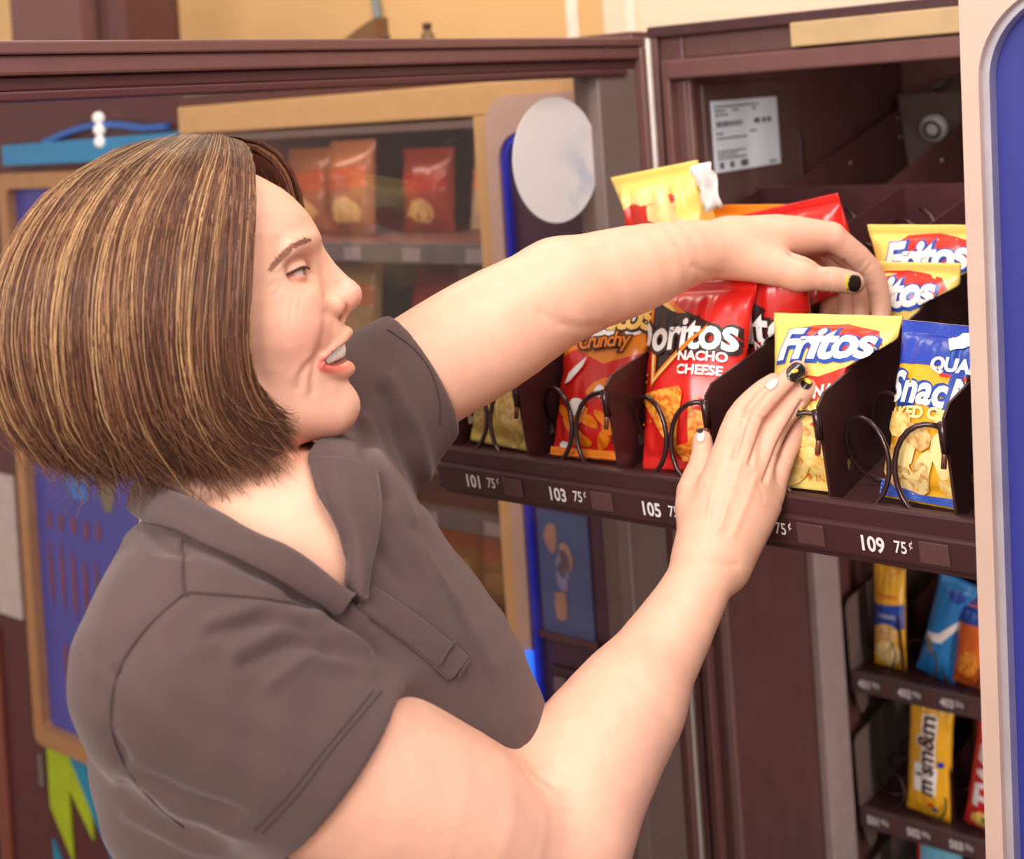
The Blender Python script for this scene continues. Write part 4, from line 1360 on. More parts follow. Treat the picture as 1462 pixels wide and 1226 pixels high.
PROF = NV([(225, 300), (238, 330), (250, 352), (262, 377), (274, 399), (286, 414), (300, 428), (312, 438), (324, 445), (342, 450), (356, 449), (370, 449), (385, 451), (400, 455), (420, 461),
           (440, 467), (455, 474), (470, 479), (485, 482), (500, 483), (515, 485), (530, 488), (545, 494), (557, 500), (568, 503), (580, 502), (592, 496), (602, 485), (610, 470), (625, 430)])
WID = NV([(225, 50), (250, 92), (280, 118), (310, 131), (340, 138), (370, 139), (400, 139), (430, 137), (460, 132), (490, 125), (520, 115), (550, 102), (575, 88), (595, 74), (612, 62), (625, 55)])
def head_loft(P):
    x, y, l = to_head(P)
    a = np.interp(y, PROF[:, 0], PROF[:, 1]) - 285.0
    w = np.interp(y, WID[:, 0], WID[:, 1])
    top = np.sqrt(np.clip((y - 222) / 120, 0.02, 1))
    ab = np.where(x > 285, a, 150.0 * top)
    w = w * np.where(x > 285, 1, np.maximum(top, 0.3))
    u = (x - 285) / ab
    v = l / w
    # squarish front section: the face is flatter than an ellipse
    p = 2.25
    g = (np.abs(u) ** p + np.abs(v) ** p) ** (1 / p)
    d = (g - 1) * np.minimum(ab, w) * np.where(g > 1, 1, 1)
    d = smax(d, y - 611.0, 16.0)
    d = smax(d, 232.0 - y, 10.0)
    return d * HS

MCUT = [(499, 498, 0), (492, 499, 20), (482, 503, 38), (470, 508, 56), (456, 512, 72)]
MCUT_R = [14, 14, 13, 9.5, 2.5]
head = [
    Fn(head_loft, hd(330, 420), 260 * HS, 'u', 0.0),
    hell((258, 402, 0), (160, 156, 128), k=20),
    # neck
    hchain([(300, 560, 0), (325, 680, 0), (335, 800, -5)], [96, 102, 118], 8, k=26),
    hchain([(330, 590, 52), (400, 700, 46), (425, 765, 20)], [22, 17, 12], 7, k=30),       # near neck muscle
    # jaw and chin
    hell((474, 577, 0), (32, 30, 34), k=20),
    hchain([(466, 590, 22), (400, 590, 62), (340, 560, 96)], [22, 28, 30], 7, k=26),
    hchain([(466, 590, -22), (400, 590, -62), (340, 560, -96)], [22, 28, 30], 7, k=26),
    # brow ridge and cheek
    hchain([(437, 345, 18), (431, 347, 60), (405, 362, 100)], [11, 11, 11], 7, k=16),
    hchain([(437, 345, -18), (431, 347, -60), (405, 362, -100)], [11, 11, 11], 7, k=16),
    hell((405, 456, 70), (44, 46, 39), k=28),
    hell((405, 456, -70), (44, 46, 39), k=28),
    # eye sockets
    hell((431, 389, 88), (30, 20, 36), 's', k=16),
    hell((431, 389, -88), (30, 20, 36), 's', k=16),
    # lid domes
    hell((405, 391, 66), (27, 27, 29), k=4),
    hell((405, 391, -66), (27, 27, 29), k=4),
    hchain([(398, 411, 94), (420, 413, 78), (430, 411, 62)], [6, 6, 6], 9, k=7),   # lower lid bag
    # nose
    hchain([(444, 356, 0), (462, 382, 0), (482, 406, 0), (490, 419, 0)], [11, 12, 15, 20], 9, k=13),
    hchain([(450, 376, 0), (458, 400, 0), (468, 426, 0)], [12, 17, 19], 6, k=12),
    hell((491, 423, 0), (20.5, 20, 20), k=8),
    hell((470, 436, 23), (17, 16, 14), k=7),
    hell((470, 436, -23), (17, 16, 14), k=7),
    hchain([(492, 436, 0), (484, 452, 0)], [8, 7], k=8),
    hell((482, 450, 13), (12, 6, 6.5), 's', k=4, rot=-0.45),
    hell((482, 450, -13), (12, 6, 6.5), 's', k=4, rot=-0.45),
    # muzzle around the teeth
    hell((458, 500, 0), (35, 50, 46), k=18),
    # lips and the smiling mouth
    hchain([(492, 474, 0), (489, 476, 16), (480, 485, 34), (468, 495, 53), (455, 506, 71)], [6.8, 7, 6, 5.2, 3.6], 12, k=7),
    hchain([(492, 474, 0), (489, 476, -16), (480, 485, -34), (468, 495, -53), (455, 506, -71)], [6.8, 7, 6, 5.2, 3.6], 12, k=7),
    hchain([(495, 524, 0), (491, 526, 16), (482, 527, 36), (469, 525, 55), (455, 516, 71)], [7.6, 7.6, 6.8, 5.4, 3.6], 12, k=7),
    hchain([(495, 524, 0), (491, 526, -16), (482, 527, -36), (469, 525, -55), (455, 516, -71)], [7.6, 7.6, 6.8, 5.4, 3.6], 12, k=7),
    hchain(MCUT, MCUT_R, 14, 's', k=3),
    hchain([(x, y, -l) for x, y, l in MCUT], MCUT_R, 14, 's', k=3),
    # eye slits
    hchain([(402, 398, 95), (412, 395, 93), (424, 391, 84), (433, 391, 68), (436, 391, 54)], [1.0, 3.0, 4.4, 4.8, 3.6], 11, 's', k=2.0),
    hchain([(402, 398, -95), (412, 395, -93), (424, 391, -84), (433, 391, -68), (436, 391, -54)], [1.0, 3.0, 4.4, 4.8, 3.6], 11, 's', k=2.0),
]

def limb(pts, n, k=0.015, op='u', extra=0.0):
    return Chain([pxn(*p[:3]) for p in pts], [p[3] + extra for p in pts], n, op, k)

# ---- torso (skin level); the shirt is the same set, a little larger
f_ax = NV((0.93, -0.33, -0.12)); f_ax /= np.linalg.norm(f_ax)
s_ax = NV((0.33, 0.93, 0.16)); s_ax = s_ax - f_ax * (s_ax @ f_ax); s_ax /= np.linalg.norm(s_ax)
u_ax = np.cross(f_ax, s_ax); u_ax = u_ax if u_ax[2] > 0 else -u_ax
TA = np.stack([f_ax, s_ax, u_ax])
def torso(e):
    E = NV((e, e, e))
    return [
        Ell(pxn(415, 950, 0.985), NV((0.118, 0.140, 0.170)) + E, TA, 'u', 0.0),
        Ell(pxn(470, 1200, 0.995), NV((0.130, 0.135, 0.20)) + E, TA, 'u', 0.06),
        limb([(275, 945, 0.850, .056), (300, 850, 0.905, .058), (345, 780, 0.985, .062), (430, 700, 1.07, .058), (525, 590, 1.150, .052)], 14, 0.04, extra=e),
        limb([(300, 960, 0.90, .078), (320, 1080, 0.93, .080)], 4, 0.04, extra=e),              # near shoulder blade
        limb([(535, 600, 1.140, .046), (500, 745, 1.11, .050), (572, 900, 1.06, .060), (625, 1045, 1.02, .068)], 10, 0.05, extra=e),
        limb([(470, 800, 0.985, .045), (550, 930, 0.995, .056), (580, 1030, 0.995, .056)], 8, 0.05, extra=e),
        limb([(610, 990, 1.01, .058), (645, 1070, 1.0, .060)], 3, 0.05, extra=e),
    ]
NEAR_ARM = [(270, 960, .840, .054), (380, 1035, .848, .055), (480, 1097, .860, .0545), (640, 1166, .892, .0520), (745, 1206, .925, .0465), (806, 1188, .945, .0445),
            (852, 1068, 1.000, .0415), (930, 950, 1.055, .0345), (985, 858, 1.092, .0275), (1012, 800, 1.114, .0255)]
FAR_ARM = [(525, 585, 1.140, .050), (600, 533, 1.160, .0510), (700, 474, 1.185, .0520), (800, 414, 1.218, .0450), (900, 386, 1.250, .0410), (975, 363, 1.275, .0315), (1045, 352, 1.300, .0250)]
arms = [limb(NEAR_ARM[:6], 14, 0.03), limb(NEAR_ARM[5:], 12, 0.012),
        limb([(785, 1175, .945, .038), (842, 1088, .985, .041), (900, 1010, 1.02, .034)], 6, 0.03),        # forearm muscle
        limb(FAR_ARM[:4], 12, 0.03), limb(FAR_ARM[3:], 10, 0.012),
        limb([(760, 1083, .915, .004), (772, 1100, .905, .005), (800, 1118, .90, .003)], 6, 0.014, 's'),  # elbow crease
        ]

def finger(pts, k=0.0035):
    return Chain([pxn(*p[:3]) for p in pts], [p[3] for p in pts], 3 * len(pts) - 2, 'u', k)
near_hand = [
    # metacarpal fan
    limb([(1000, 790, 1.116, .020), (1022, 700, 1.151, .0165), (1034, 656, 1.166, .0125)], 6, 0.014),
    limb([(1012, 795, 1.112, .020), (1046, 705, 1.146, .0165), (1060, 657, 1.162, .0120)], 6, 0.014),
    limb([(1025, 800, 1.114, .020), (1066, 715, 1.148, .0165), (1083, 674, 1.164, .0120)], 6, 0.014),
    limb([(1036, 805, 1.120, .020), (1084, 730, 1.154, .0165), (1101, 700, 1.170, .0120)], 6, 0.014),
    finger([(1034, 656, 1.166, .0122), (1053, 598, 1.178, .0106), (1083, 563, 1.192, .0095), (1105, 546, 1.200, .0082)]),
    finger([(1060, 657, 1.162, .0122), (1080, 590, 1.170, .0106), (1114, 554, 1.186, .0096), (1140, 528, 1.199, .0084)]),
    finger([(1083, 674, 1.164, .0118), (1105, 614, 1.172, .0104), (1134, 576, 1.187, .0094), (1153, 553, 1.199, .0082)]),
    finger([(1101, 700, 1.170, .0112), (1119, 652, 1.180, .0096), (1136, 615, 1.192, .0088), (1144, 594, 1.200, .0078)]),
    # thumb tucked behind the tray lip
    limb([(1000, 770, 1.126, .018), (990, 710, 1.166, .0155), (1003, 662, 1.191, .0115), (1003, 628, 1.198, .0085)], 9, 0.008),
]
far_hand = [
    limb([(1040, 348, 1.304, 0.0212), (1110, 335, 1.312, 0.0188), (1188, 338, 1.320, 0.0130)], 7, 0.014),
    limb([(1040, 350, 1.308, 0.0212), (1110, 342, 1.322, 0.0188), (1178, 338, 1.334, 0.0130)], 7, 0.014),
    limb([(1040, 354, 1.312, 0.0212), (1105, 352, 1.332, 0.0183), (1164, 344, 1.348, 0.0125)], 7, 0.014),
    limb([(1042, 358, 1.314, 0.0193), (1100, 360, 1.337, 0.0174), (1150, 352, 1.362, 0.0121)], 7, 0.014),
    limb([(1045, 362, 1.294, 0.0207), (1085, 374, 1.287, 0.0198), (1140, 390, 1.279, 0.0159)], 7, 0.016),
    finger([(1140, 391, 1.278, 0.0145), (1186, 398, 1.275, 0.0124), (1218, 404, 1.277, 0.0108)], 0.008),
    finger([(1188, 338, 1.320, 0.0133), (1242, 384, 1.328, 0.0114), (1257, 432, 1.328, 0.0100), (1258, 464, 1.324, 0.0085)]),
    finger([(1178, 338, 1.334, 0.0131), (1227, 384, 1.354, 0.0110), (1231, 428, 1.354, 0.0098), (1228, 464, 1.348, 0.0085)]),
    finger([(1164, 344, 1.348, 0.0125), (1207, 390, 1.369, 0.0106), (1209, 432, 1.369, 0.0095), (1205, 466, 1.362, 0.0082)]),
    finger([(1150, 352, 1.362, 0.0121), (1185, 396, 1.379, 0.0097), (1184, 434, 1.379, 0.0087), (1177, 462, 1.372, 0.0075)]),
    limb([(1130, 366, 1.277, 0.0019), (1165, 380, 1.274, 0.0029), (1190, 380, 1.282, 0.0019)], 5, 0.008, 's'),
]
# throat and chest skin that shows in the open collar
chest = [limb([(400, 740, 0.955, .030), (460, 800, 0.950, .030), (500, 860, 0.948, .030)], 6, 0.03),
         limb([(425, 745, 0.925, .004), (432, 765, 0.920, .005)], 3, 0.014, 's')]

body_f = Field(head + torso(-0.010) + chest + arms + near_hand + far_hand)
person = thing('person', 'woman in a dark polo shirt reaching into the snack tray with both hands', 'person', (-0.14, 1.0, 0))
bpy.context.view_layer.update()
VH = 0.0027
BV, BQ = polygonize(body_f, (-0.40, 0.76, 0.95), (0.50, 1.48, 1.74), VH, 14)
def refine(V, Q, keep, fld):
    """split the chosen quads in four and settle the new points on the field"""
    sel = Q[keep]
    ed = np.concatenate([np.sort(sel[:, [k, (k + 1) % 4]], 1) for k in range(4)])
    eu, inv, cnt = np.unique(ed, axis=0, return_inverse=True, return_counts=True)
    inv = inv.ravel()
    em = V[eu].mean(1)
    fm = V[sel].mean(1)
    # only points wholly inside the region move; the rim stays on its straight edges
    movable = np.concatenate([cnt == 2, np.ones(len(sel), bool)])
    allp = np.concatenate([em, fm])
    idx = np.flatnonzero(movable)
    key = np.floor(allp[idx] / 0.03).astype(int)
    ku, kinv = np.unique(key, axis=0, return_inverse=True)
    kinv = kinv.ravel()
    for j, kk in enumerate(ku):
        ii = idx[kinv == j]
        vp = allp[ii]
        prims = fld.pick((kk + 0.5) * 0.03, 0.03)
        if not prims:
            continue
        e = 0.0004
        for _ in range(2):
            f0 = fld.ev(vp, prims)
            G = np.stack([fld.ev(vp + NV(q), prims) - f0 for q in ((e, 0, 0), (0, e, 0), (0, 0, e))], 1) / e
            st = f0[:, None] * G / np.maximum((G * G).sum(1), 0.05)[:, None]
            ln = np.linalg.norm(st, axis=1, keepdims=True)
            vp = vp - st * np.minimum(1, 0.0011 / np.maximum(ln, 1e-9))
        allp[ii] = vp
    n0 = len(V)
    n = len(sel)
    e_ = [n0 + inv[k * n:(k + 1) * n] for k in range(4)]
    c_ = n0 + len(eu) + np.arange(n)
    newq = np.concatenate([np.stack([sel[:, k], e_[k], c_, e_[(k + 3) % 4]], 1) for k in range(4)])
    return np.concatenate([V, allp]), np.concatenate([Q[~keep], newq])
def vert_normals(V, Q):
    n = np.cross(V[Q[:, 2]] - V[Q[:, 0]], V[Q[:, 3]] - V[Q[:, 1]])
    N = np.zeros_like(V)
    for k in range(4):
        np.add.at(N, Q[:, k], n)
    return N / np.maximum(np.linalg.norm(N, axis=1, keepdims=True), 1e-12)
fc = BV[BQ].mean(1)
fx, fy, fl_ = to_head(fc)
pxy = to_px(fc)
keep = ((fx > 345) & (fx < 530) & (fy > 245) & (fy < 620) & (fl_ > -60) & (fl_ < 170))
keep |= (pxy[:, 0] > 970) & (pxy[:, 1] > 515) & (pxy[:, 1] < 760) & (fc[:, 1] < 1.25)
keep |= (pxy[:, 0] > 1090) & (pxy[:, 1] < 480) & (fc[:, 1] > 1.22)
BV, BQ = refine(BV, BQ, keep, body_f)
def line_d(xy, pts):
    d = np.full(len(xy), 1e9)
    pts = NV(pts)
    for a, b in zip(pts[:-1], pts[1:]):
        e = b - a
        w = xy - a
        t = np.clip(w @ e / (e @ e), 0, 1)
        q = w - t[:, None] * e
        d = np.minimum(d, np.sqrt((q * q).sum(1)))
    return d
# creases of the smile, lids and knuckles: (line, half width px, depth m)
FACE_LINES = [
    ([(458, 446), (456, 466), (451, 488), (444, 508), (440, 530), (442, 550)], 5.6, -0.00143), ([(448, 462), (442, 484), (436, 502)], 11.2, 0.00077),
    ([(449, 496), (434, 512), (424, 528), (422, 544)], 5.0, -0.00099), ([(440, 520), (432, 532), (430, 548)], 6.2, 0.00055), ([(438, 500), (422, 514), (412, 530)], 6.2, 0.00044),
    ([(457, 424), (455, 438), (460, 451)], 4.0, -0.00088),
    ([(390, 394), (404, 380), (420, 371), (434, 369)], 3.2, -0.00061), ([(394, 386), (410, 375)], 6.2, 0.00033),
    ([(402, 413), (416, 420), (430, 418)], 3.2, -0.00049),
    ([(398, 400), (388, 404), (380, 411)], 3.0, -0.00055), ([(399, 405), (392, 412), (388, 421)], 2.8, -0.00044), ([(396, 394), (384, 394)], 2.8, -0.00033),
    ([(412, 428), (407, 444), (408, 458)], 3.0, -0.00039), ([(400, 426), (396, 440), (398, 452)], 3.0, -0.00033), ([(421, 428), (418, 446)], 2.8, -0.00033),
]
HAND_LINES = [
    ([(1048, 652), (1066, 594), (1098, 558)], 3.5, -.0030), ([(1071, 662), (1093, 602), (1124, 567), (1146, 542)], 3.5, -.0030), ([(1092, 686), (1112, 634), (1133, 597), (1146, 574)], 3.5, -.0028),
    ([(1042, 602), (1058, 606)], 3, -.0007), ([(1046, 592), (1064, 598)], 3, -.0007), ([(1070, 590), (1090, 598)], 3, -.0008), ([(1075, 580), (1094, 588)], 3, -.0008),
    ([(1096, 613), (1113, 621)], 3, -.0008), ([(1101, 604), (1118, 612)], 3, -.0008), ([(1112, 650), (1126, 656)], 3, -.0007),
    ([(1106, 556), (1116, 566)], 2.6, -.0006), ([(1128, 578), (1138, 586)], 2.6, -.0006),
    ([(1030, 660), (1020, 700), (1010, 745)], 5, .0010), ([(1056, 662), (1044, 705), (1028, 755)], 5, .0010), ([(1080, 678), (1066, 716), (1046, 765)], 5, .0009),
    ([(1042, 690), (1036, 715), (1034, 735), (1022, 760)], 3, .0008), ([(1008, 690), (1016, 710), (1012, 740)], 3, .0007),
    ([(1083, 690), (1088, 702), (1090, 714)], 3, -.0005),
    ([(1178, 368), (1180, 378)], 2.5, -.0012), ([(1205, 372), (1208, 384)], 2.5, -.0010), ([(1176, 392), (1180, 412)], 3, -.0006), ([(1183, 391), (1187, 413)], 3, -.0006),
    ([(1205, 392), (1206, 416)], 2.5, -.0004), ([(1236, 372), (1226, 384)], 3, -.0006), ([(1243, 378), (1232, 392)], 3, -.0006),
    ([(772, 446), (800, 462), (832, 468), (860, 465)], 7, -.0014), ([(757, 1086), (768, 1102), (790, 1118)], 6, -.003),
    ([(1000, 800), (1030, 808), (1052, 806)], 4, -.0010), ([(990, 380), (1010, 390), (1030, 392)], 5, -.0015),
]
BN = vert_normals(BV, BQ)
hx_, hy_, hl_ = to_head(BV)
bxy = to_px(BV)
disp = np.zeros(len(BV))
fm = (hx_ > 340) & (hl_ > 20) & (hy_ > 240) & (hy_ < 640)
hq = np.stack([hx_, hy_], 1)[fm]
for pts, w, a in FACE_LINES:
    disp[fm] += a * np.exp(-(line_d(hq, pts) / w) ** 2)
for pts, w, a in HAND_LINES:
    lo_, hi_ = NV(pts).min(0) - 4 * w, NV(pts).max(0) + 4 * w
    m_ = ((bxy > lo_) & (bxy < hi_)).all(1) & (((BV - cam0) * BN).sum(1) < 0)
    disp[m_] += a * np.exp(-(line_d(bxy[m_], pts) / w) ** 2)
BV = BV + BN * disp[:, None]
# skin colour: lips, cheek flush, knuckles
SK = NV(lin((232, 178, 152)))
C = np.tile(SK, (len(BV), 1))
hx_, hy_, hl_ = to_head(BV)
def paint(mask, col):
    global C
    C = C * (1 - mask[:, None]) + NV(lin(col)) * mask[:, None]
def near_chain(pts, r0, r1):
    c = hchain(pts, [0.01] * len(pts), 12)
    d = c.d(BV) / HS
    return 1 - smooth01((d - r0) / (r1 - r0))
face = (hx_ > 330) & (np.abs(hl_) < 150) & (hy_ > 230) & (hy_ < 640)
fl = np.exp(-(((hx_ - 425) / 40) ** 2 + ((hy_ - 470) / 50) ** 2)) * face
paint(0.35 * fl, (240, 150, 130))
fl = np.exp(-(((hx_ - 505) / 22) ** 2 + ((hy_ - 425) / 22) ** 2)) * face
paint(0.30 * fl, (240, 150, 132))
fl = smooth01((hy_ - 560) / 60) * smooth01((hx_ - 330) / 60) * face
paint(0.35 * fl, (226, 140, 112))
for s_ in (1, -1):
    paint(near_chain([(492, 477, 0), (488, 480, 16 * s_), (478, 489, 35 * s_), (467, 499, 54 * s_), (454, 509, 71 * s_)], 4.5, 8.5) * face, (206, 118, 102))
    paint(near_chain([(495, 522, 0), (490, 524, 16 * s_), (481, 525, 36 * s_), (468, 522, 55 * s_), (454, 516, 71 * s_)], 6.5, 10) * face, (216, 112, 98))
    paint(0.6 * near_chain([(400, 399, 95 * s_), (414, 397, 92 * s_), (426, 395, 82 * s_), (433, 396, 68 * s_)], 3, 9) * face, (196, 120, 100))
    paint(0.7 * near_chain([(482, 450, 13 * s_), (476, 453, 14 * s_)], 4, 9) * face, (150, 62, 50))
    cut = hchain([(x, y, l * s_) for x, y, l in MCUT], MCUT_R, 14).d(BV) / HS
    paint(0.95 * (1 - smooth01((cut + 0.2) / 1.0)) * face * (np.abs(hl_) < 68), (128, 46, 40))
SKIN = mat('skin', (238, 190, 164), 0.50, vary=0.05, scale=60, sub=0.22, attr='col', spec=0.42, bump=0.10, bscale=700)
body = np_mesh('body', BV, BQ, SKIN, person)
set_color(body.data, C)

# ------------------------------------------------------------------ polo shirt
def poly_sdf(xy, poly):
    poly = NV(poly)
    n = len(poly)
    d = np.full(len(xy), 1e18)
    ins = np.zeros(len(xy), bool)
    for i in range(n):
        a, b = poly[i], poly[(i + 1) % n]
        e = b - a
        w = xy - a
        t = np.clip(w @ e / (e @ e), 0, 1)
        q = w - t[:, None] * e
        d = np.minimum(d, (q * q).sum(1))
        c = ((a[1] > xy[:, 1]) != (b[1] > xy[:, 1]))
        with np.errstate(divide='ignore', invalid='ignore'):
            xi = a[0] + (xy[:, 1] - a[1]) / (b[1] - a[1]) * e[0] if b[1] != a[1] else np.full(len(xy), -1e9)
        ins ^= c & (xy[:, 0] < xi)
    d = np.sqrt(d)
    return np.where(ins, -d, d)
NECK_HOLE = [(150, 560), (222, 678), (232, 690), (300, 735), (370, 776), (421, 794), (470, 836), (511, 868), (498, 808), (478, 752), (452, 706), (440, 650), (470, 600), (440, 540), (250, 520)]
# (line in the picture plane, half width in px, height in m): ridges and valleys of the cloth
FOLDS = [
    ([(300, 885), (370, 868), (440, 884), (520, 930)], 11, .0032), ([(300, 905), (370, 888), (430, 900), (505, 945)], 9, -.0030),
    ([(335, 930), (400, 898), (470, 915), (530, 962)], 11, .0034), ([(350, 950), (420, 917), (470, 935)], 9, -.0026),
    ([(385, 975), (440, 935), (500, 950)], 10, .0026),
    ([(455, 880), (520, 930), (560, 980), (600, 1010)], 12, .0040), ([(480, 880), (545, 935), (590, 990)], 9, -.0040),
    ([(500, 872), (580, 930), (640, 1000), (690, 1075)], 12, .0036), ([(530, 890), (600, 950), (655, 1030), (680, 1080)], 9, -.0036),
    ([(560, 740), (600, 800), (650, 870), (700, 950)], 16, .0030), ([(545, 790), (600, 860), (640, 905)], 12, -.0028),
    ([(535, 700), (570, 780), (610, 850)], 10, -.0022),
    ([(520, 600), (545, 660), (585, 740)], 10, .0040), ([(545, 560), (575, 640), (605, 710)], 9, -.0040), ([(560, 540), (600, 620), (612, 690)], 9, .0036),
    ([(505, 590), (525, 650), (550, 710)], 8, -.0036),
    ([(185, 1100), (250, 1150), (330, 1185), (400, 1215)], 12, .0034), ([(175, 1125), (240, 1172), (320, 1205)], 10, -.0034), ([(185, 1160), (260, 1200), (330, 1226)], 11, .0030),
    ([(150, 1050), (190, 1100), (260, 1135), (340, 1165)], 10, -.0034),
    ([(270, 772), (350, 810), (420, 850), (480, 880)], 9, -.0030), ([(250, 800), (330, 822), (400, 850)], 12, .0024),
    ([(200, 740), (230, 775), (262, 790)], 9, -.0030), ([(190, 770), (215, 800), (250, 810)], 10, .0026),
    ([(175, 800), (150, 870), (135, 960)], 14, .0016), ([(165, 960), (158, 1030), (175, 1090)], 7, -.0024), ([(262, 848), (205, 900), (165, 960)], 7, -.0024),
]
rng = np.random.default_rng(4)
def fold_disp(P):
    xy = to_px(P)
    near = np.clip((1.09 + (xy[:, 0] - 400) / 2200 - P[:, 1]) / 0.04, 0, 1)
    disp = np.zeros(len(P))
    for pts, w, a in FOLDS:
        t = line_d(xy, pts) / w
        disp += a * np.exp(-t * t)
    disp += 0.0010 * np.sin(xy[:, 0] * 0.05 + 2.2 * np.sin(xy[:, 1] * 0.021)) * np.sin(xy[:, 1] * 0.043 + 1.3 * np.sin(xy[:, 0] * 0.017))
    return disp * near
def neck_hole(P):
    hole = poly_sdf(to_px(P), NECK_HOLE) / F * np.maximum(P[:, 1], .5)
    return np.maximum(hole, P[:, 1] - 1.10)
def sleeve(pts, radii, cut_o, cut_n, inner, n=10):
    c = Chain([pxn(*p) for p in pts], radii, n)
    i = Chain([pxn(*p) for p in pts], NV(radii) - inner, n)
    co, cn = NV(cut_o), NV(cut_n) / np.linalg.norm(NV(cut_n))
    def f(P):
        t = (P - co) @ cn
        d = smax(c.d(P), t, 0.003)
        # open mouth of the sleeve
        return smax(d, -np.maximum(i.d(P), -(t + 0.022)), 0.002)
    return Fn(f, c.c, c.R, 'u', 0.03)
NS_pts = [(262, 955, .840), (330, 1005, .843), (400, 1050, .850), (480, 1097, .860), (560, 1140, .876)]
ns_o = pxn(477, 1099, .860)
ns_n = pxn(477 + 109, 1099 + 91, .862) - pxn(477, 1099, .860)
FS_pts = [(520, 588, 1.140), (560, 562, 1.150), (600, 534, 1.160), (660, 498, 1.175)]
fs_o = pxn(598, 536, 1.160)
fs_n = pxn(650, 507, 1.172) - pxn(550, 566, 1.147)
shirt_f = Field(torso(0.001) + [
    sleeve(NS_pts, [.066, .065, .064, .0635, .064], ns_o, ns_n, 0.0068),
    sleeve(FS_pts, [.057, .0575, .0575, .057], fs_o, fs_n, 0.0060),
    Fn(neck_hole, pxn(380, 740, 0.98), 0.165, 's', 0.002),
])
SV, SQ = polygonize(shirt_f, (-0.42, 0.74, 0.88), (0.14, 1.30, 1.62), 0.0029, 16)
def relax(V, Q, it=2, lam=0.5):
    for _ in range(it):
        A = np.zeros_like(V)
        n = np.zeros(len(V))
        for k in range(4):
            for j in (1, 3):
                np.add.at(A, Q[:, k], V[Q[:, (k + j) % 4]])
                np.add.at(n, Q[:, k], 1)
        V = V + lam * (A / np.maximum(n, 1)[:, None] - V)
    return V
SV = relax(SV, SQ)
SN = vert_normals(SV, SQ)
hem_t = np.minimum(-(SV - ns_o) @ (ns_n / np.linalg.norm(ns_n)), 1)
far_t = -(SV - fs_o) @ (fs_n / np.linalg.norm(fs_n))
fade = smooth01((np.where(SV[:, 1] < 0.95, hem_t, 1) - 0.012) / 0.03) * smooth01((np.where((SV[:, 1] > 1.08) & (SV[:, 2] > 1.42), far_t, 1) - 0.012) / 0.03)
SV = relax(SV + SN * (fold_disp(SV) * fade)[:, None], SQ, 1, 0.45)
def cloth_mat(name, col, rough=0.85):
    if name in MATS:
        return MATS[name]
    m = mat(name, col, rough, vary=0.06, scale=14, bump=0.0, spec=0.25)
    nt = m.node_tree
    p = nt.nodes['Principled BSDF']
    p.inputs['Sheen Weight'].default_value = 0.25
    p.inputs['Sheen Tint'].default_value = (0.9, 0.75, 0.72, 1)
    tc = nt.nodes['Texture Coordinate']
    vz = nt.nodes.new('ShaderNodeTexVoronoi')
    vz.inputs['Scale'].default_value = 900
    nt.links.new(tc.outputs['Object'], vz.inputs['Vector'])
    b = nt.nodes.new('ShaderNodeBump')
    b.inputs['Strength'].default_value = 0.25
    b.inputs['Distance'].default_value = 0.0006
    nt.links.new(vz.outputs['Distance'], b.inputs['Height'])
    nt.links.new(b.outputs['Normal'], p.inputs['Normal'])
    return m
CLOTH = cloth_mat('polo_cloth', (86, 67, 65))
CLOTH_D = cloth_mat('polo_seam', (68, 51, 50))
shirt = np_mesh('polo_shirt', SV, SQ, CLOTH, person)
shirt['label'] = 'charcoal brown short sleeved polo shirt'

# ---- things laid on the surfaces: found by looking from the front for the surface point
from mathutils.bvhtree import BVHTree
bvh_b = BVHTree.FromPolygons([tuple(v) for v in BV], [tuple(q) for q in BQ.tolist()])
bvh_s = BVHTree.FromPolygons([tuple(v) for v in SV], [tuple(q) for q in SQ.tolist()])
CAM = Vector((0, 0, EYE))
def hit(x, y, trees=(bvh_b, bvh_s), default=1.0):
    d = (px(x, y, 1.0) - CAM).normalized()
    best = None
    for t in trees:
        h = t.ray_cast(CAM, d)
        if h[0] is not None and (best is None or h[3] < best[3]):
            best = h
    if best is None:
        return px(x, y, default), Vector((0, -1, 0))
    n = best[1] if best[1].dot(d) < 0 else -best[1]
    return best[0], n

def seam(name, pts, r=0.0009, n=40, m=None, lift=0.0002, trees=(bvh_s,), parent=None):
    q = catmull(pts, n)
    P3 = []
    for x, y in q:
        p_, nn = hit(x, y, trees)
        P3.append(p_ + nn * lift)
    A = np.array([tuple(p_) for p_ in P3])
    for _ in range(2):
        A[1:-1] = (A[:-2] + A[1:-1] * 2 + A[2:]) / 4
    o = tube(name, A, r, m or CLOTH_D, parent or shirt, 5)
    o.matrix_parent_inverse = (parent or shirt).matrix_world.inverted()
    return o
bpy.context.view_layer.update()
seam('sleeve_seam', [(264, 846), (205, 900), (168, 960), (158, 1030), (176, 1090), (215, 1140), (262, 1180)])
seam('shoulder_seam', [(258, 772), (260, 800), (262, 838), (268, 852)], 0.0011)
seam('yoke_seam', [(268, 846), (330, 850), (400, 858), (440, 868)], 0.0011)
seam('hem_stitch', [(545, 985), (520, 1015), (470, 1075), (420, 1140), (372, 1190)], 0.0007)
seam('hem_stitch', [(532, 985), (508, 1016), (458, 1076), (408, 1138), (362, 1186)], 0.0007)
seam('far_hem_stitch', [(553, 470), (590, 497), (615, 530), (628, 575), (627, 605)], 0.0007)

